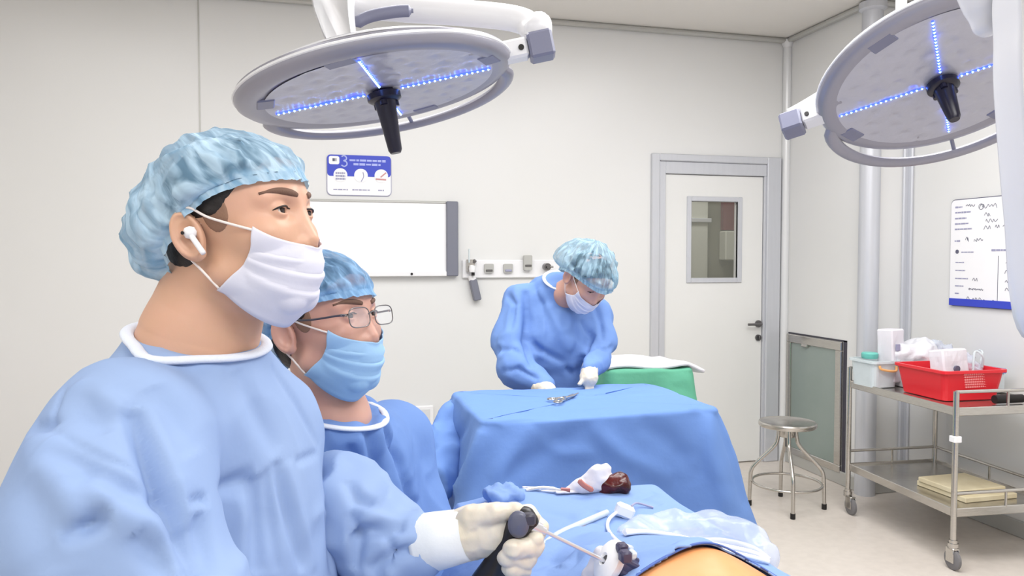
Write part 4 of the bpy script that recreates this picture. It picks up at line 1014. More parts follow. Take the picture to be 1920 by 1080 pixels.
Vb, Fb = sdf_mesh(lambda P: smax(smin(smin(ell(P, P_(1150, 908), (.030, .03, .021)), ell(P, P_(1168, 908), (.014, .025, .019)), .02), ell(P, P_(1130, 918), (.016, .02, .013)), .015), -P[..., 2]+p[2]-.006, .005), P_(1150, 908)-.07, P_(1150, 908)+.07, .003)
Nb = vnormals(Vb, Fb); Vb = Vb+Nb*(.004*noise3(Vb, 45)+.002*noise3(Vb, 110))[:, None]
tag(mesh_obj('tissue_specimen', Vb, Fb, M['blood'], None, 'all'), 'dark red tissue lump beside the white gauze on the blue drape', 'specimen')
up_ = lambda v, dz: np.array([v[0], v[1], v[2]+dz])
tp, md, h1, h2 = up_(os_(1068, 929), .008), up_(os_(1020, 924), .008), up_(os_(980, 920), .006), up_(os_(986, 926), .008)
fc = thing('tissue_forceps', 'slim steel forceps with red tips lying left of the gauze', 'forceps', md)
for k, e in enumerate((h1, h2)):
    b = MB(); b.tube(smooth_path([tp+Z_*.002*k, md+Z_*.006*(k-.5), e], 6), [.002]*4+[.0042]*8+[.003], 8); b.obj('arm', M['chrome'], fc)
b = MB(); b.tube(smooth_path([md*.35+tp*.65+Z_*.002, tp+Z_*.003], 3), .0058, 8); b.obj('stained_tip', mat('stained_steel', (150, 96, 96), .3, .4), fc)
Vw, Fw = sdf_mesh(lambda P: smin(cap(P, h1+Z_*.002, up_(os_(1012, 924), .008), .003, .005), cap(P, up_(os_(1045, 929), .006), up_(os_(1085, 928), .006), .005), .01), h1-.12, h1+.2, .003)
tag(mesh_obj('white_strip', fl(Vw), Fw, M['gauze'], None, 'all'), 'twisted white gauze strip lying along the steel forceps', 'gauze')

# connector, cables and clear camera sleeve
cc = up_(os_(1170, 975), .018)
cn = thing('connector_block', 'white angular connector block on the drape right of the instrument', 'connector', cc)
Rv = np.column_stack([unit(R_CAM-.4*U_CAM), unit(U_CAM+.4*R_CAM), T_CAM]); b = MB(); b.box((-.018, -.012, -.012), (.02, .014, .012), .005, R=Rv, c=(0, 0, 0)); b.v = [tuple(np.array(v)+cc) for v in b.v]; b.obj('block', M['white'], cn, smooth=False)
b = MB(); b.tube(smooth_path([cc-R_CAM*.012, up_(os_(1142, 985), .012), up_(os_(1140, 1000), .008), up_(os_(1158, 1022), .006), up_(os_(1185, 1035), .006)], 6), .0035, 10); b.obj('cable', M['white'], cn)
b = MB(); b.tube(smooth_path([cc+R_CAM*.015+U_CAM*.01, up_(os_(1195, 954), .012), up_(os_(1225, 957), .006)], 5), .0022, 8); b.obj('thin_cable', M['inkl'], cn)
b = MB(); b.tube(smooth_path([up_(os_(1138, 972), .012), up_(os_(1090, 990), .009), up_(os_(1040, 1015), .009), up_(os_(990, 1060), .009), up_(os_(960, 1100), .009)], 8), .0062, 12)
tag(b.obj('clear_tubing', M['clearbin']), 'clear tubing running across the blue drape towards the gloved hand', 'tubing')
def rest(px, py, up, z=1.0):
    p = onz(px, py, z); return np.array([p[0], p[1], float(sheet_z(p[0], p[1]))+up])
for k, (off, r_) in enumerate(((0, .0058), (10, .0048), (19, .004))):
    b = MB(); b.tube(smooth_path([rest(1172, 1030+off*.5, .010), rest(1215, 1008+off, .010), rest(1280, 1000+off, .010), rest(1350, 1000+off, .010), rest(1410, 1010+off, .010), rest(1443, 1024+off*.5, .008)], 8), r_, 12)
    tag(b.obj('white_cable', M['white']), ('thickest white cable along the upper edge of the clear sleeve', 'middle white cable inside the clear sleeve', 'thinnest white cable along the lower edge of the clear sleeve')[k], 'cable', 'cables in the clear sleeve')
sl = [rest(x, y, .010) for x, y in ((1188, 1000), (1215, 988), (1270, 982), (1330, 985), (1390, 995), (1430, 1010))]
Vs, Fs = sdf_mesh(lambda P: chain(P, sl, [.026, .042, .047, .045, .038, .024], .02), np.min(sl, 0)-.07, np.max(sl, 0)+.07, .0045)
c0 = np.mean(sl, 0)[2]; Vs[:, 2] = np.where(Vs[:, 2] > c0, c0+(Vs[:, 2]-c0)*.75, Vs[:, 2]); Vs = fl(Vs); Ns = vnormals(Vs, Fs); Vs = Vs+Ns*(.007*ridged(Vs*np.array([.6, 1, 1]), 24)+.003*noise3(Vs, 60))[:, None]
tag(mesh_obj('clear_sleeve', Vs, Fs, M['clearbag'], None, 'all'), 'crumpled clear plastic sleeve around white cables in the foreground', 'sleeve')

# trocar
t0 = up_(os_(1150, 1060), .015); ax = unit(C(1000, 985, 1.08)-C(1132, 1052, 1.13))
tro = thing('trocar', 'white and dark grey port through which the instrument shaft passes', 'trocar', t0)
tc = C(1140, 1052, 1.13); Rt = frame(ax, Z_)
b = MB(); b.lathe([(0, -.012), (.022, -.012), (.026, -.006), (.026, .002), (.02, .008), (.008, .010), (.0055, .006)], tc, 28, Rt, sx=1.25); b.obj('seal_cap', M['white'], tro)
b = MB(); b.lathe([(0, -.062), (.012, -.06), (.017, -.045), (.019, -.014), (0, -.012)], tc, 20, Rt, sx=1.2)
for k in range(7): a = k*2*PI/7; b.lathe([(0, -.05), (.005, -.048), (.005, -.016), (0, -.012)], tc+Rt @ np.array([.019*math.cos(a), .017*math.sin(a), 0]), 8, Rt)
b.box(tuple(C(1165, 1032, 1.115)-.006), tuple(C(1165, 1032, 1.115)+.010), .003); b.box(tuple(C(1172, 1044, 1.10)-.008), tuple(C(1172, 1044, 1.10)+.009), .003)
b.obj('valve_body', mat('trocar_dark_plastic', (66, 62, 88), .4), tro, smooth=True)
b = MB(); b.box(tuple(C(1185, 1040, 1.13)-.007), tuple(C(1185, 1040, 1.13)+.007), .004); b.obj('tap', M['clearbin'], tro)
Vt, Ft = sdf_mesh(lambda P: smin(cap(P, C(1128, 1038, 1.15), C(1118, 1070, 1.16), .013, .016), cap(P, C(1128, 1075, 1.15), C(1105, 1085, 1.16), .014), .01), C(1120, 1055, 1.15)-.06, C(1120, 1055, 1.15)+.06, .003)
Nt = vnormals(Vt, Ft); Vt = Vt+Nt*(.003*noise3(Vt, 60))[:, None]; mesh_obj('gauze_wrap', Vt, Ft, M['gauze'], tro, 'all')

# ============================================================ PEOPLE
def head_sdf(p):
    """p: points in the head's own frame (x forward, y left, z up; origin between the ears), metres"""
    ya = np.abs(p[..., 1]); pm = np.stack([p[..., 0], ya, p[..., 2]], -1)
    d = ell(p, (-.002, 0, .045), (.097, .077, .080))
    d = smin(d, ell(p, (.030, 0, -.026), (.068, .061, .076)), .03)
    d = smin(d, cap(pm, (.0, .052, -.052), (.066, .014, -.092), .017, .018), .025)
    d = smin(d, ell(pm, (.056, .044, -.012), (.026, .020, .019)), .02)
    d = smin(d, ell(p, (.078, 0, -.052), (.022, .030, .022)), .02)
    d = smin(d, cap(pm, (.083, .014, .034), (.068, .046, .033), .0105, .009), .012)
    d = smax(d, -ell(pm, (.099, .033, .017), (.020, .019, .0125)), .012)
    d = smin(d, cap(p, (.084, 0, .022), (.0995, 0, -.022), .0075, .0105), .010)
    d = smin(d, ell(pm, (.0905, .0125, -.026), (.010, .0075, .008)), .006)
    d = smin(d, ell(p, (.090, 0, -.052), (.009, .024, .0058)), .005)
    d = smin(d, ell(p, (.088, 0, -.062), (.009, .019, .0060)), .005)
    d = smin(d, ell(pm, (.0745, .032, .017), (.0148, .0152, .0142)), .003)
    d = smax(d, -ell(pm, (.092, .0315, .0165), (.012, .0138, .0040)), .0012)
    # ear
    er = np.array(Euler((0, math.radians(-14), math.radians(-24))).to_matrix())
    q = (pm-np.array((-.020, .0815, .000), np.float32)) @ er.astype(np.float32)
    e = ell(q, (0, 0, 0), (.0195, .0065, .033))
    k = q[..., [0, 1, 2]].copy(); ang = np.arctan2(k[..., 2]/.028, k[..., 0]/.0155); ring = np.stack([.0155*np.cos(ang), np.full_like(ang, .004), .027*np.sin(ang)], -1)
    e = smax(e, -ell(q, (.002, .006, -.001), (.0105, .0065, .0185)), .003)
    e = smin(e, np.linalg.norm(k-ring, axis=-1)-.0032, .002)
    e = smin(e, ell(q, (.0135, .001, -.004), (.0045, .004, .007)), .003)
    e = smin(e, ell(q, (.004, .001, -.027), (.0085, .0045, .0075)), .004)
    return smin(d, e, .004)
def hair_sdf(p):
    d = ell(p, (-.006, 0, .043), (.0955, .0790, .0815))
    d = smin(d, ell(p, (-.045, 0, -.012), (.052, .059, .058)), .03)
    d = smin(d, smax(head_sdf(p)-.0022, -(p[..., 0]-.004), .004), .003)
    d = smax(d, (p[..., 0]-.052)*.75-(p[..., 2]-.055)*.66, .006)          # hairline over the forehead
    d = smax(d, np.minimum(-(p[..., 2]-.018), p[..., 0]+.030), .008)      # nothing low in front of the ears
    return smax(d, -(p[..., 2]+.068), .006)
def push_out(V, f, gap, it=6):
    V = V.copy()
    for _ in range(it):
        d = f(V); m = d < gap
        if not m.any(): break
        Q = V[m]; g = np.stack([f(Q+e)-f(Q-e) for e in np.eye(3)*.001], 1); g /= np.linalg.norm(g, axis=1)[:, None]+1e-9
        V[m] = Q+g*np.clip(gap-d[m], 0, .01)[:, None]
    return V
def head_frame(h_lat, h_dep, pitch, roll=0):
    h = unit(RH*h_lat+FH*h_dep); p = math.radians(pitch); f = h*math.cos(p)+Z_*math.sin(p); l = unit(np.cross(Z_, h))
    if roll:
        c, s = math.cos(math.radians(roll)), math.sin(math.radians(roll)); u = np.cross(f, l); l = l*c+u*s
    return np.column_stack([f, l, np.cross(f, l)])
def scan_x(y, z, f=head_sdf):
    """front surface of the face at (y, z)"""
    y = np.atleast_1d(np.asarray(y, float)); z = np.atleast_1d(np.asarray(z, float)); x = np.full(y.shape, .16)
    for _ in range(60): x = x-.8*f(np.stack([x, y, z], -1))
    return x
CAPN, CAPM = 260, 60
def cap_mesh(seed, puff=1.0, grow=1.0, rim_shift=(0, 0, 0), back=.0, tilt=32):
    a = np.array([-math.sin(math.radians(tilt)), 0, math.cos(math.radians(tilt))]); e1 = np.array([a[2], 0, -a[0]]); e2 = Y_
    c0 = np.array([-.002, 0, .006])+np.array(rim_shift)
    ph = np.linspace(0, 2*PI, CAPN+1)[:-1]; rs = np.random.RandomState(seed)
    V = []; UV = []
    fr = np.stack([np.cos(ph), np.sin(ph), 0*ph], 1)
    n1 = noise3(fr*1.0, 3.0, seed); n2 = noise3(fr, 14.0, seed+5); n3 = noise3(fr, 34.0, seed+9)
    for j in range(CAPM):
        v = j/(CAPM-1)
        if v < .07:      # frill below the elastic
            w = v/.07; ang = -.10+.10*w; rad = 1.03-.02*w
        else:
            w = (v-.07)/.93; ang = w*PI/2; rad = 1.0
        pu = puff*(math.sin(min(1, max(0, (v-.07))/.30)*PI/2)**.8)*(1 if v > .07 else 0)
        ce, se = max(math.cos(ang), 0)**(.80 if v > .07 else 1), math.sin(ang)
        rx = (.1095+.012*pu); ry = (.0855+.014*pu)
        r_wr = (.0035*n2+.0016*n3)*(1-v)**.5*(1.3 if v < .07 else (.35+.9*pu))+.006*n1*pu
        x = ce*np.cos(ph)*(rx*rad+r_wr); y = ce*np.sin(ph)*(ry*rad+r_wr)
        h = (.122+.014*puff)*se+.034*np.sin(ph)**2*(1-v)**2-.012*pu*(1-v)*2.2*(1 if v > .07 else 0)-.006*(1-v)*(v > .07)*0
        P = c0+e1*x[:, None]+e2*y[:, None]+a*np.asarray(h)[:, None]
        P = P+np.array([-1, 0, .1])*(back*pu*(1-np.cos(ph))/2*(1-v**2))[:, None]
        V.append(P); UV.append(np.column_stack([ph/(2*PI), np.full(CAPN, v)]))
    V = np.concatenate(V); UV = np.concatenate(UV); Fq = np.array(grid_faces(CAPN, CAPM, True)); N = vnormals(V, Fq)
    amp = np.clip((UV[:, 1]-.08)*6, 0, 1)
    V = V+N*((.0045*ridged(V, 34, seed)+.0035*noise3(V, 60, seed)+.004*noise3(V, 18, seed))*amp*puff)[:, None]
    core = lambda Q: np.minimum(hair_sdf(Q), ell(Q, (-.002, 0, .045), (.098, .078, .081)))
    V = push_out(c0+(V-c0)*grow, core, .0035)
    return V, Fq, UV
def mask_mesh(slip=0.0):
    rows = [(0, (.104, -.031), (.060, .058, -.004)), (.3, (.101, -.050), (.054, .061, -.024)), (.6, (.097, -.078), (.042, .063, -.044)), (.8, (.082, -.106), (.018, .062, -.058)), (1, (.044, -.128), (-.003, .058, -.065))]
    rows = [(v, (c[0], c[1]+slip), (s_[0], s_[1], s_[2]+slip)) for v, c, s_ in rows]
    K = np.array([r[0] for r in rows]); A = np.array([list(r[1])+list(r[2]) for r in rows])
    nu, nv = 61, 61; V = []
    for j in range(nv):
        v = j/(nv-1); q = [np.interp(v, K, A[:, i]) for i in range(5)]
        # soften the piecewise rows
        q = [np.mean([np.interp(np.clip(v+dv, 0, 1), K, A[:, i]) for dv in (-.08, 0, .08)]) for i in range(5)] if 0 < j < nv-1 else q
        xc, zc, xs, ys, zs = q
        for i in range(nu):
            u = -1+2*i/(nu-1); t = abs(u)*PI/2
            cu = math.cos(t); x = xs+(xc-xs)*cu**1.15; y = math.copysign(ys*math.sin(t), u); z = zs+(zc-zs)*cu**1.0
            pl = 0
            for k, v0 in enumerate((.30, .50, .70)):
                vv = v-v0-.06*(1-cu)*(k-1)*-1; pl += .0032*max(0, 1-abs(vv-.03)/.09)*(1 if vv > -.005 else .0)*(.25+.75*cu)
            nrm = unit(np.array([cu+.1, .9*math.copysign(math.sin(t), u), -.25*v]))
            V.append(np.array([x, y, z])+nrm*(pl+.0012*math.sin(14*v+5*u)*(1-cu*.5)))
    return push_out(np.array(V), head_sdf, .0022), np.array(grid_faces(nu, nv))[:, ::-1]
MASK_TOP, MASK_BOT = (.058, .062, -.006), (-.004, .061, -.064)

def build_person(label, H, R, neck, m_skin, m_cap, m_mask, capkw, res, scale=1.0, glasses=False, earbud=False, mask_slip=0.0, gaze=(1, 0, .1), base=None):
    root = thing('person', label, 'person', base)
    w = lambda V: H+(np.asarray(V)*scale) @ R.T
    Rf = R.astype(np.float32); Hf = H.astype(np.float32)
    def f(P):
        p = ((P-Hf) @ Rf)/np.float32(scale); d = head_sdf(p)*scale
        pts, rr = neck; n = chain(P, [w((-.022, 0, -.035))]+pts, [.052*scale]+rr, .03)
        return smin(d, n, .022)
    allp = np.array([H]+neck[0]); lo = np.minimum(H-.15, allp.min(0)-.06); hi = np.maximum(H+.15, allp.max(0)+.06)
    V, Fq = sdf_mesh(f, lo, hi, res)
    mesh_obj('body', V, Fq, m_skin, root, 'all')
    # eyes
    for s_ in (-1, 1):
        g_ = unit(np.array(gaze)); fr = frame(g_, (0, 0, 1))
        c = w((.0735, s_*.032, .017)); b = MB(); prof = [(.0128*math.sin(a), .0128*math.cos(a)) for a in np.linspace(0, PI, 25)]
        b.lathe(prof, c, 24, R @ fr)
        pts = np.array(b.v); fm = []
        ax_ = R @ g_
        for fa in b.f:
            ct = np.mean([b.v[i] for i in fa], 0)-c; fm.append(1 if np.dot(unit(ct), ax_) > .86 else 0)
        mesh_obj('eye', b.v, b.f, None, root, 'all', fmat=fm, mats=[M['eyew'], M['iris']])
        # upper lash line and brow, following the face
        yy = np.linspace(.0175, .0465, 10)*s_; zz = .0165+.0050*np.sin(np.linspace(0.12, 1, 10)*PI)**.7; xx = scan_x(yy, zz)
        b = MB(); b.tube([w((x+.0004, y, z)) for x, y, z in zip(xx, yy, zz)], [.0006]+[.0012]*8+[.0006], 8); b.obj('lash_line', M['hair'], root, 'all')
        yy = np.linspace(.012, .056, 16)*s_; t_ = np.linspace(0, 1, 16); zz = .0355+.007*np.sin(t_*2.3)-.003*t_; xx = scan_x(yy, zz)
        b = MB(); b.tube([w((x-.0012, y, z)) for x, y, z in zip(xx, yy, zz)], list(.0018+.0024*np.sin(np.clip(t_*1.05+.12, 0, 1)*PI)**.7), 10, flat=1.15, up=R[:, 2]); b.obj('eyebrow', M['brow'], root, 'all')
    # hair
    def hs(P): return hair_sdf(((P-Hf) @ Rf)/np.float32(scale))*scale
    Vh, Fh = sdf_mesh(hs, H-.14, H+.15, max(res*1.6, .003)); Nh = vnormals(Vh, Fh); Vh = Vh+Nh*(.0012*noise3(Vh, 140))[:, None]
    mesh_obj('hair', Vh, Fh, M['hair'], root, 'all')
    # sideburn fade
    for s_ in (-1, 1):
        def fs(P):
            p = ((P-Hf) @ Rf)/np.float32(scale)
            return smax(head_sdf(p)-.0009, ell(p, (.016, s_*.076, .022), (.018, .02, .026)), .002)*scale
        e_ = w((.016, s_*.076, .022)); Vh, Fh = sdf_mesh(fs, e_-.04, e_+.04, .002); mesh_obj('sideburn', Vh, Fh, M['fade'], root, 'all')
    # cap
    Vc, Fc, UV = cap_mesh(**capkw); mesh_obj('bouffant_cap', w(Vc), Fc, m_cap, root, 'all', uvs=UV)
    # mask and loops
    Vm, Fm = mask_mesh(mask_slip); mk = mesh_obj('face_mask', w(Vm), Fm, m_mask, root, 'all'); sm = mk.modifiers.new('t', 'SOLIDIFY'); sm.thickness = .0016; sm.offset = 1
    for s_ in (-1, 1):
        b = MB(); tp_ = Vm[62 if s_ < 0 else 119]+[0, 0, 0]; bt_ = Vm[60*61-61 if s_ < 0 else 60*61-1]
        pts = [tp_, (.012, s_*.0775, .017), (-.010, s_*.0845, .033), (-.028, s_*.086, .030), (-.036, s_*.082, .005), (-.026, s_*.078, -.024), (-.016, s_*.072, -.042), bt_]
        b.tube(smooth_path([w(q) for q in pts], 6), .0016*scale, 8); b.obj('ear_loop', M['elastic'], mk, 'all')
    if earbud:
        b = MB(); e0 = w((-.012, -.0865, .000)); e1 = w((.004, -.0885, -.026)); b.tube(smooth_path([e0, (e0+e1)/2, e1], 4), [.0034]*8+[.0028], 12); b.lathe([(0, -.008), (.006, -.006), (.0085, 0), (.006, .006), (0, .008)], w((-.014, -.084, .003)), 16, R)
        eb = b.obj('earbud', M['white'], root, 'all'); b = MB(); b.cyl(w((-.018, -.0925, .003)), w((-.018, -.0938, .003)), .0022, 8); b.obj('sensor', M['blackrub'], eb)
    if glasses:
        def lens_pts(s_, k=1.0):
            P = []
            for a in np.linspace(0, 2*PI, 33)[:-1]:
                cx, cz = math.cos(a), math.sin(a); y = .027*k*math.copysign(abs(cx)**.6, cx); z = .0165*k*math.copysign(abs(cz)**.6, cz)
                P.append((.104-.10*(abs(y+s_*.034)-.034 if True else 0)*.28, s_*.0345+y, .012+z))
            return P
        gl = MB()
        for s_ in (-1, 1):
            gl.tube([w(q) for q in lens_pts(s_)], .0010, 6, closed=True)
        gl.tube(smooth_path([w((.103, -.009, .016)), w((.108, 0, .020)), w((.103, .009, .016))], 4), .0012, 6)
        go = gl.obj('spectacles', M['steeld'], root, 'all')
        for s_ in (-1, 1):
            b = MB(); P = [w(q) for q in lens_pts(s_, .97)]; n = len(P); fx = R[:, 0]*.0015*scale; c = sum(P)/n
            b.add(P+[q-fx for q in P], [tuple(range(n)), tuple(reversed(range(n, 2*n)))]+[(i, (i+1) % n, (i+1) % n+n, i+n) for i in range(n)]); b.obj('lens', M['lens'], go, False)
            b = MB(); b.tube(smooth_path([w((.0985, s_*.061, .018)), w((.090, s_*.074, .019)), w((.04, s_*.0805, .019)), w((-.012, s_*.0835, .024)), w((-.030, s_*.083, .016))], 6), .0012, 6, flat=1.6); b.obj('temple', M['darkplast'], go, 'all')
            b = MB(); b.tube([w((.0985, s_*.061, .018)), w((.094, s_*.071, .019))], .0022, 8); b.obj('hinge', M['steel'], go, 'all')
    return root, w
def collar(root, pts, r, m=None, flat=.45, up=None):
    b = MB(); b.tube(smooth_path(pts, 8, True), r, 10, closed=True, flat=flat, up=up); return b.obj('neckband', m or M['collar'], root, 'all')
def gown(root, f, lo, hi, h, m, creases, wr=.004, sc=6, seed=0, name='surgical_gown', vdir=(1, 1, .35)):
    V, Fq = sdf_mesh(f, lo, hi, h); V = relax(V, Fq, 2); N = vnormals(V, Fq)
    q = V*np.array(vdir); wv = V+.05*np.stack([noise3(V, 5, seed), noise3(V, 5, seed+7), noise3(V, 5, seed+13)], 1)
    V = V+N*(wr*(ridged(wv*np.array(vdir), sc, seed)-.5)+wr*.5*ridged(wv, sc*2.2, seed+3)+wr*.7*noise3(q, sc*.6, seed+1))[:, None]
    V = pix_crease(V, Fq, creases)
    return mesh_obj(name, V, Fq, m, root, 'all')
def neckline(root, g, c, n, r=.009, cone=.8, keep=.12):
    """returns the gown field cut open at the neck, and adds the knitted band round the opening"""
    n = unit(n); c = np.array(c)
    n32 = n.astype(np.float32); c32 = c.astype(np.float32)
    def f(P):
        q = P-c32; h = q @ n32; rad = np.linalg.norm(q-h[..., None]*n32, axis=-1)
        return smax(g(P), h-np.maximum(0, rad-keep)*cone, .006)
    Rn = frame(n, (1, 0, 0)); pts = []
    for a in np.linspace(0, 2*PI, 49)[:-1]:
        dr = Rn[:, 0]*math.cos(a)+Rn[:, 1]*math.sin(a); rr = np.linspace(.03, .2, 120); P = (c+rr[:, None]*dr-n*.004)
        d = g(P.astype(np.float32)); k = np.argmax(d > 0); pts.append(c+dr*min(rr[k] if d[k] > 0 else .12, .125)-n*.002)
    pts = np.array(pts)
    for _ in range(3): pts = (np.roll(pts, 1, 0)+2*pts+np.roll(pts, -1, 0))/4
    b = MB(); b.tube(list(pts), r, 10, closed=True, flat=.55, up=n); b.obj('neckband', M['collar'], root, 'all')
    return f
def gloved_hand(root, forearm, palm, fingers, h=.0022, name='glove', m=None, k=.006):
    """forearm / palm: (points, radii); fingers: list of (points, radii)"""
    allp = np.array(forearm[0]+palm[0]+[p for fg in fingers for p in fg[0]])
    def f(P):
        d = smin(chain(P, forearm[0], forearm[1], .012), chain(P, palm[0], palm[1], .02), .02)
        g_ = None
        for pts, rr in fingers:
            e = chain(P, pts, rr, .004); g_ = e if g_ is None else smin(g_, e, .0015)
        return smin(d, g_, k)
    V, Fq = sdf_mesh(f, allp.min(0)-.05, allp.max(0)+.05, h); N = vnormals(V, Fq)
    V = V+N*(.0011*ridged(V, 60)+.0007*noise3(V, 120))[:, None]
    return mesh_obj(name, V, Fq, m or M['glove'], root, 'all')

# ---------------------------------------------------------------- person in the foreground
H1 = C(453, 441, 1.0); R1 = head_frame(.966, -.259, 9)
nb1 = W(-.445, 1.03, 1.36)
p1, w1 = build_person('person in pale blue gown, white mask and earbud in the foreground, holding the black instrument', H1, R1, ([C(403, 540, 1.02), C(392, 588, 1.02), C(374, 632, 1.02), C(362, 676, 1.02)], [.057, .058, .068, .080]), M['skin1'], M['cap1'], M['maskw'],
    dict(seed=3, puff=1.15, back=.020), .0019, .985, earbud=True, base=W(-.43, 1.0, .75))
hd1 = unit(RH*.90-FH*.43); lf1 = np.cross(Z_, hd1); R_T = np.column_stack([hd1, lf1, Z_])
T1 = W(-.430, 1.045, 1.13)
sR, sL = C(240, 826, .87), C(505, 800, 1.17)
el1 = C(192, 1000, .80); wr1 = C(330, 1190, .78)
def g1(P):
    d = ell(P, T1+Z_*.03, (.145, .19, .25), R_T)
    d = smin(d, ell(P, T1-Z_*.26+hd1*.015, (.175, .205, .42), R_T), .05)
    d = smin(d, smax(cap(P, T1-Z_*.35, T1-Z_*.95, .17, .20), .36-P[..., 2], .01), .06)
    d = smin(d, chain(P, [T1+Z_*.15-hd1*.01, C(364, 690, 1.02), C(370, 645, 1.02), C(380, 595, 1.02)], [.11, .082, .070, .066], .03), .035)
    d = smin(d, chain(P, [T1+lf1*.05+Z_*.14, sL], [.08, .07], .04), .06)
    d = smin(d, chain(P, [W(-.44, 1.0, 1.285), sR], [.085, .087], .04), .05)
    return smin(d, chain(P, [sR, (sR+el1)/2, el1, wr1], [.088, .094, .096, .085], .04), .022)
c1 = [([(231, 606), (140, 685), (106, 762), (92, 792)], .004, .004), ([(96, 808), (193, 858), (298, 902)], .004, .004), ([(248, 765), (270, 820), (298, 897), (332, 993), (366, 1078)], .028, .012), ([(262, 760), (290, 820), (318, 897), (352, 993)], -.010, .016),
      ([(96, 838), (159, 868), (241, 916), (308, 945)], .014, .014), ([(96, 825), (159, 850), (241, 895), (300, 925)], -.008, .012), ([(53, 830), (106, 897), (183, 960)], -.010, .02), ([(140, 887), (183, 974), (144, 996)], .008, .010),
      ([(205, 965), (160, 985), (111, 1012)], .012, .010), ([(164, 897), (231, 960), (320, 1000), (352, 1070)], -.012, .018), ([(409, 919), (440, 905), (475, 890)], .010, .010), ([(476, 893), (486, 969), (481, 1077)], .012, .014), ([(455, 930), (455, 1000), (450, 1077)], -.006, .012),
      ([(372, 960), (382, 1010), (392, 1077)], .012, .012), ([(520, 866), (534, 935), (568, 1070)], .009, .009), ([(540, 866), (556, 935), (590, 1070)], -.005, .010), ([(553, 868), (590, 852), (625, 843)], .005, .006), ([(289, 724), (330, 780), (366, 849)], .008, .018),
      ([(443, 695), (480, 770), (520, 849)], .006, .015), ([(400, 700), (450, 800), (500, 880)], -.004, .02), ([(510, 685), (560, 760), (600, 840), (626, 900)], .006, .010), ([(350, 943), (380, 935), (392, 938)], .008, .006), ([(140, 720), (190, 745), (240, 765)], -.007, .014),
      ([(150, 725), (175, 770), (200, 810)], .008, .014), ([(220, 720), (290, 800), (330, 900)], .005, .018), ([(60, 800), (90, 795), (100, 805)], .010, .008), ([(500, 880), (510, 960), (520, 1070)], .006, .008), ([(610, 920), (618, 1000), (622, 1078)], .006, .010),
      ([(420, 700), (360, 680), (300, 660)], -.004, .012), ([(250, 1000), (290, 1040), (320, 1078)], .010, .012), ([(60, 900), (80, 1000), (100, 1075)], .006, .02)]
f1 = neckline(p1, g1, C(362, 634, 1.01), Z_+.22*hd1, .0085, keep=.13)
gown(p1, f1, W(-.80, .55, .33), W(-.10, 1.40, 1.46)+.12, .0048, M['gown1'], c1, .0048, 6, 2)
# forward (left) sleeve and gloved hand holding the instrument
slv = [W(-.272, 1.20, 1.125), C(660, 975, 1.17), C(735, 1030, 1.14), C(782, 1024, 1.12)]
Vv, Fv = sdf_mesh(lambda P: chain(P, slv, [.068, .066, .060, .036], .04), np.min(slv, 0)-.1, np.max(slv, 0)+.1, .005)
Vv = relax(Vv, Fv, 1); Nv = vnormals(Vv, Fv); Vv = Vv+Nv*(.007*ridged(Vv, 16, 5)+.004*noise3(Vv, 30))[:, None]
Vv = pix_crease(Vv, Fv, [([(650, 1010), (690, 995), (760, 988)], .012, .010), ([(690, 1075), (730, 1040), (785, 1030)], .014, .010), ([(660, 960), (700, 970), (745, 985)], -.008, .012), ([(665, 1070), (672, 1010), (660, 960)], .012, .010), ([(720, 1000), (740, 1040), (730, 1075)], .008, .008), ([(650, 900), (670, 935), (700, 945)], .010, .010)])
mesh_obj('sleeve', Vv, Fv, M['gown1'], p1, 'all')
d = 1.10
fore = ([C(832, 1012, 1.12), C(855, 1007, 1.11), C(880, 1000, 1.11)], [.034, .033, .031])
palm = ([C(885, 995, 1.11), C(925, 992, 1.115), C(945, 1000, 1.125)], [.033, .033, .028])
fg = [([C(880, 972, 1.09), C(925, 962, 1.085), C(965, 958, 1.09), C(1000, 970, 1.10)], [.017, .0135, .0115, .0095]),              # thumb over the top
      ([C(930, 965, 1.13), C(990, 965, 1.13), C(1012, 990, 1.115), C(1003, 1012, 1.085)], [.015, .013, .0125, .0115]),           # index
      ([C(930, 990, 1.14), C(992, 1000, 1.13), C(1000, 1025, 1.09), C(962, 1030, 1.065)], [.016, .014, .0150, .0140]),
      ([C(925, 1010, 1.14), C(985, 1025, 1.13), C(988, 1048, 1.088), C(950, 1046, 1.068)], [.015, .0135, .0145, .0130]),
      ([C(915, 1025, 1.14), C(970, 1050, 1.13), C(980, 1066, 1.09), C(957, 1066, 1.072)], [.014, .0125, .0125, .0115])]
gv = gloved_hand(p1, fore, palm, fg)
b = MB(); e = unit(C(850, 1008, 1.11)-C(800, 1018, 1.12)); q0 = C(788, 1020, 1.12)
b.tube([q0, q0+e*.006, q0+e*.03, q0+e*.075], [.0415, .0425, .041, .0365], 28); b.obj('glove_cuff', mat('white_glove_cuff', (226, 230, 232), .45, bump=(30, .4, .004)), gv, 'all')
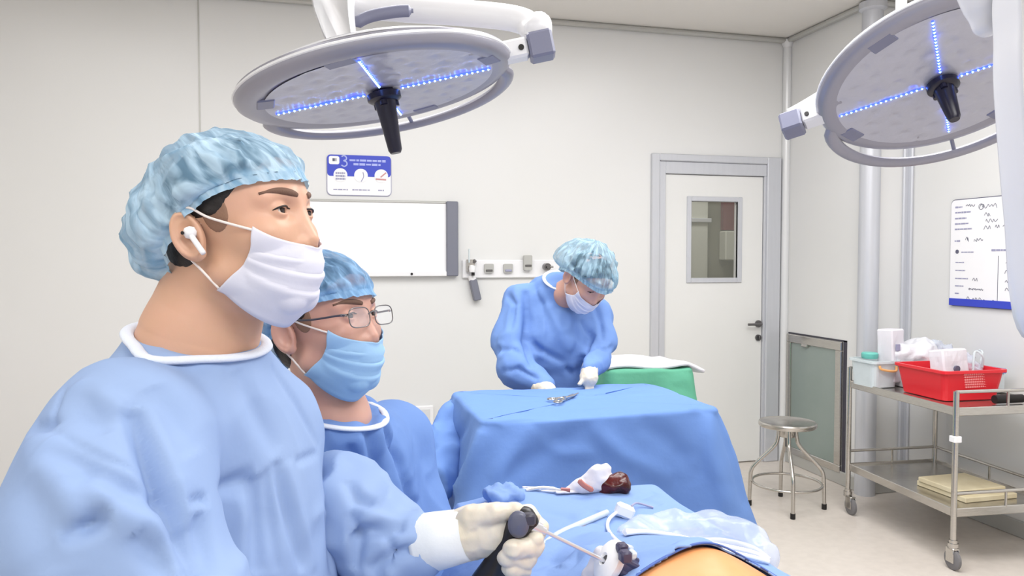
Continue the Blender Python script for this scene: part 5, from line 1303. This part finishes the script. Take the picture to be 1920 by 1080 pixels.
# instrument
ins = thing('laparoscopic_instrument', 'black handled surgical instrument with a long thin steel shaft held in the gloved hand', 'surgical instrument', C(950, 1020, 1.09))
hA, hB = C(978, 975, 1.088), C(912, 1095, 1.10)
Vi, Fi = sdf_mesh(lambda P: smin(chain(P, [hA, (hA+hB)/2+R_CAM*.001, hB], [.0185, .0175, .024], .01), cap(P, C(988, 966, 1.088), C(996, 978, 1.088), .011), .006), C(950, 1030, 1.09)-.12, C(950, 1030, 1.09)+.12, .003)
mesh_obj('handle', Vi, Fi, M['black'], ins, 'all')
Ck = C(972, 984, 1.067); b = MB(); b.lathe([(0, .004), (.011, .003), (.015, 0), (.015, -.004)], Ck, 24, frame(T_CAM, U_CAM), sx=1.25); b.obj('rotation_button', mat('grey_button', (92, 94, 112), .35), ins, 'all')
s0_ = C(1000, 986, 1.088); s1_ = C(1128, 1049, 1.125); dv = unit(s1_-s0_)
b = MB(); b.tube([s0_-dv*.01, s0_+dv*.012], .0085, 14); b.tube([s0_+dv*.012, s0_+dv*.02], .006, 14); b.obj('shaft_collar', M['chrome'], ins)
b = MB(); b.tube([s0_, s1_+dv*.02], .0030, 12); b.obj('shaft', M['chrome'], ins)
b = MB(); b.box(tuple(C(992, 972, 1.075)-.009), tuple(C(992, 972, 1.075)+.008), .003); b.obj('trigger_hub', M['darkplast'], ins)

# ---------------------------------------------------------------- person beside with spectacles
H2 = C(609, 619, 1.35); R2_ = head_frame(.90, -.43, 9)
p2, w2 = build_person('person in blue gown with spectacles and light blue mask, second from left', H2, R2_, ([W(-.318, 1.37, 1.21), W(-.322, 1.40, 1.15)], [.058, .050]), M['skin2'], M['cap2'], M['maskb'],
    dict(seed=8, puff=1.15, back=.014, tilt=28), .0024, 1.0, glasses=True, base=W(-.33, 1.36, .7))
hd2 = unit(RH*.93-FH*.36); lf2 = np.cross(Z_, hd2); RT2 = np.column_stack([hd2, lf2, Z_]); T2 = W(-.325, 1.455, .98)
def g2(P):
    d = ell(P, T2, (.135, .20, .25), RT2)
    d = smin(d, ell(P, T2-Z_*.22, (.145, .20, .36), RT2), .05)
    d = smin(d, smax(cap(P, T2-Z_*.3, T2-Z_*.8, .16, .18), .36-P[..., 2], .01), .06)
    d = smin(d, chain(P, [T2+Z_*.14, W(-.318, 1.37, 1.19), W(-.32, 1.37, 1.27)], [.10, .082, .070], .04), .05)
    d = smin(d, chain(P, [T2+lf2*.06+Z_*.15, T2+lf2*.185+Z_*.13, W(-.20, 1.58, .95), W(-.14, 1.46, .85)], [.07, .078, .066, .055], .04), .04)
    d = smin(d, chain(P, [T2-lf2*.06+Z_*.15, T2-lf2*.17+Z_*.13, W(-.30, 1.20, .95), W(-.235, 1.27, .90)], [.07, .075, .068, .06], .04), .04)
    return d
c2 = [([(690, 765), (700, 850), (715, 950)], .018, .016), ([(680, 815), (688, 870), (695, 930)], -.010, .014), ([(720, 795), (755, 870), (775, 950)], .016, .014), ([(655, 830), (665, 890), (645, 960)], .014, .012), ([(640, 900), (680, 915), (705, 935)], .014, .010), ([(735, 780), (745, 830), (750, 880)], .010, .010),
      ([(700, 930), (740, 950), (790, 945)], .014, .012), ([(640, 860), (650, 880), (672, 895)], -.01, .012)]
f2 = neckline(p2, g2, C(625, 778, 1.35), Z_+.22*hd2, .007)
gown(p2, f2, W(-.66, 1.05, .33), W(.0, 1.75, 1.28)+.1, .0065, M['gown2'], c2, .006, 9, 5)

# ---------------------------------------------------------------- bowed person behind the table
H3 = C(1098, 527, 3.15); R3 = head_frame(.50, -.87, -42, -6)
p3, w3 = build_person('person in blue gown bowing their head over the instrument table by the back wall', H3, R3, ([C(1060, 550, 3.24), C(1050, 600, 3.34)], [.050, .052]), M['skin2'], M['cap3'], M['maskw'],
    dict(seed=14, puff=1.15, grow=1.16, back=.03, tilt=24), .0035, 1.02, base=C(1040, 700, 3.3))
hd3 = unit(RH*.25-FH*.97); lf3 = np.cross(Z_, hd3); RT3 = np.column_stack([hd3, lf3, Z_])
sc3 = 3.25
def g3(P):
    d = chain(P, [C(1050, 575, 3.36), C(1042, 640, 3.34), C(1040, 740, 3.38), C(1040, 860, 3.42), C(1040, 960, 3.42)], [.13, .165, .175, .18, .19], .05)
    d = smax(d, .36-P[..., 2], .01)
    d = smin(d, chain(P, [C(1045, 570, 3.36), C(1045, 540, 3.30), C(1056, 522, 3.24)], [.09, .066, .058], .04), .05)
    d = smin(d, chain(P, [C(1020, 565, 3.40), C(982, 570, 3.34)], [.10, .090], .04), .05)
    d = smin(d, chain(P, [C(1070, 575, 3.40), C(1112, 592, 3.36)], [.09, .082], .04), .05)
    d = smin(d, chain(P, [C(982, 572, 3.34), C(960, 640, 3.26), C(968, 690, 3.16), C(1020, 722, 3.05)], [.090, .082, .072, .045], .04), .022)
    return smin(d, chain(P, [C(1112, 592, 3.36), C(1128, 640, 3.28), C(1120, 675, 3.16), C(1106, 694, 3.05)], [.082, .064, .056, .042], .04), .018)
c3 = [([(985, 545), (990, 600), (985, 640), (1000, 690)], .028, .016), ([(985, 630), (1010, 655), (1060, 680)], .018, .014), ([(1090, 600), (1108, 630), (1098, 660), (1085, 690)], .022, .014), ([(1010, 540), (1040, 600), (1070, 660)], -.014, .025), ([(1060, 690), (1075, 700), (1095, 690)], .016, .012),
      ([(925, 660), (960, 652), (985, 665)], .014, .014), ([(945, 545), (965, 570), (955, 620)], .014, .014), ([(1015, 560), (1030, 620), (1020, 660)], .010, .018), ([(1110, 560), (1125, 600), (1130, 640)], .014, .012), ([(930, 700), (970, 690), (1010, 712)], .014, .012), ([(1075, 600), (1085, 640), (1070, 680)], .012, .014), ([(995, 520), (1005, 550), (1020, 575)], .008, .012), ([(1115, 650), (1135, 655), (1150, 650)], .012, .01)]
f3 = neckline(p3, g3, C(1055, 531, 3.25), Z_*.75+.45*hd3, .008, keep=.10)
gown(p3, f3, C(1040, 700, 3.3)-np.array([.5, .5, .72]), C(1040, 700, 3.3)+np.array([.5, .5, .62]), .010, M['gown2'], c3, .008, 8, 9)
def legs(root, c, h, l):
    for s_ in (-1, 1):
        x = np.array([c[0], c[1], 0])+l*.09*s_
        b = MB(); b.tube([x+Z_*.50, x+Z_*.25, x+Z_*.09], [.075, .066, .060], 20); b.obj('trouser_leg', M['gown2'], root, 'all')
        V, Fq = sdf_mesh(lambda P: smax(smin(cap(P, x-h*.03+Z_*.045, x+h*.13+Z_*.035, .045, .042), cap(P, x+Z_*.06, x+Z_*.09, .048), .03), -P[..., 2]+.002, .004), x-.22, x+.25, .01); V[:, 2] = np.maximum(V[:, 2], 0.0)
        mesh_obj('clog', V, Fq, M['rubber'], root, 'all')
legs(p1, T1, hd1, lf1); legs(p2, T2, hd2, lf2); legs(p3, C(1040, 860, 3.42), hd3, lf3)
wq = wr1; pq = wr1+hd1*.09+Z_*-.02
gloved_hand(p1, ([wq, wq+(pq-wq)*.6], [.036, .032]), ([wq+(pq-wq)*.6, pq], [.032, .034]), [([pq, pq+hd1*.05+lf1*(.016*k-.024)-Z_*.01, pq+hd1*.085+lf1*(.016*k-.024)-Z_*.03], [.013, .010, .009]) for k in range(4)]+[([pq-hd1*.03+lf1*.02, pq+lf1*.045, pq+lf1*.05+hd1*.03], [.014, .011, .010])], .003)
def small_hand(wrist, palm_, tips, nm='glove'):
    fgs = []
    for t_ in tips: fgs.append(([palm_, (palm_+t_)/2+Z_*.008, t_], [.012, .0095, .0085]))
    return gloved_hand(p3, ([wrist, palm_], [.034, .030]), ([palm_, palm_+(palm_-wrist)*.1], [.032, .030]), fgs, .0035, nm)
wa = C(1106, 690, 3.06); pa = C(1104, 708, 3.01)
small_hand(wa, pa, [pa+np.array([.01*k-.02, -.025, -.06-.004*abs(k-1)]) for k in range(4)]+[pa+np.array([-.045, -.02, -.02])])
wa = C(1012, 728, 3.05); pa = C(1026, 733, 3.01)
small_hand(wa, pa, [pa+np.array([.01*k+.01, -.02, -.06-.004*abs(k-1)]) for k in range(4)]+[pa+np.array([.045, -.01, -.02])])
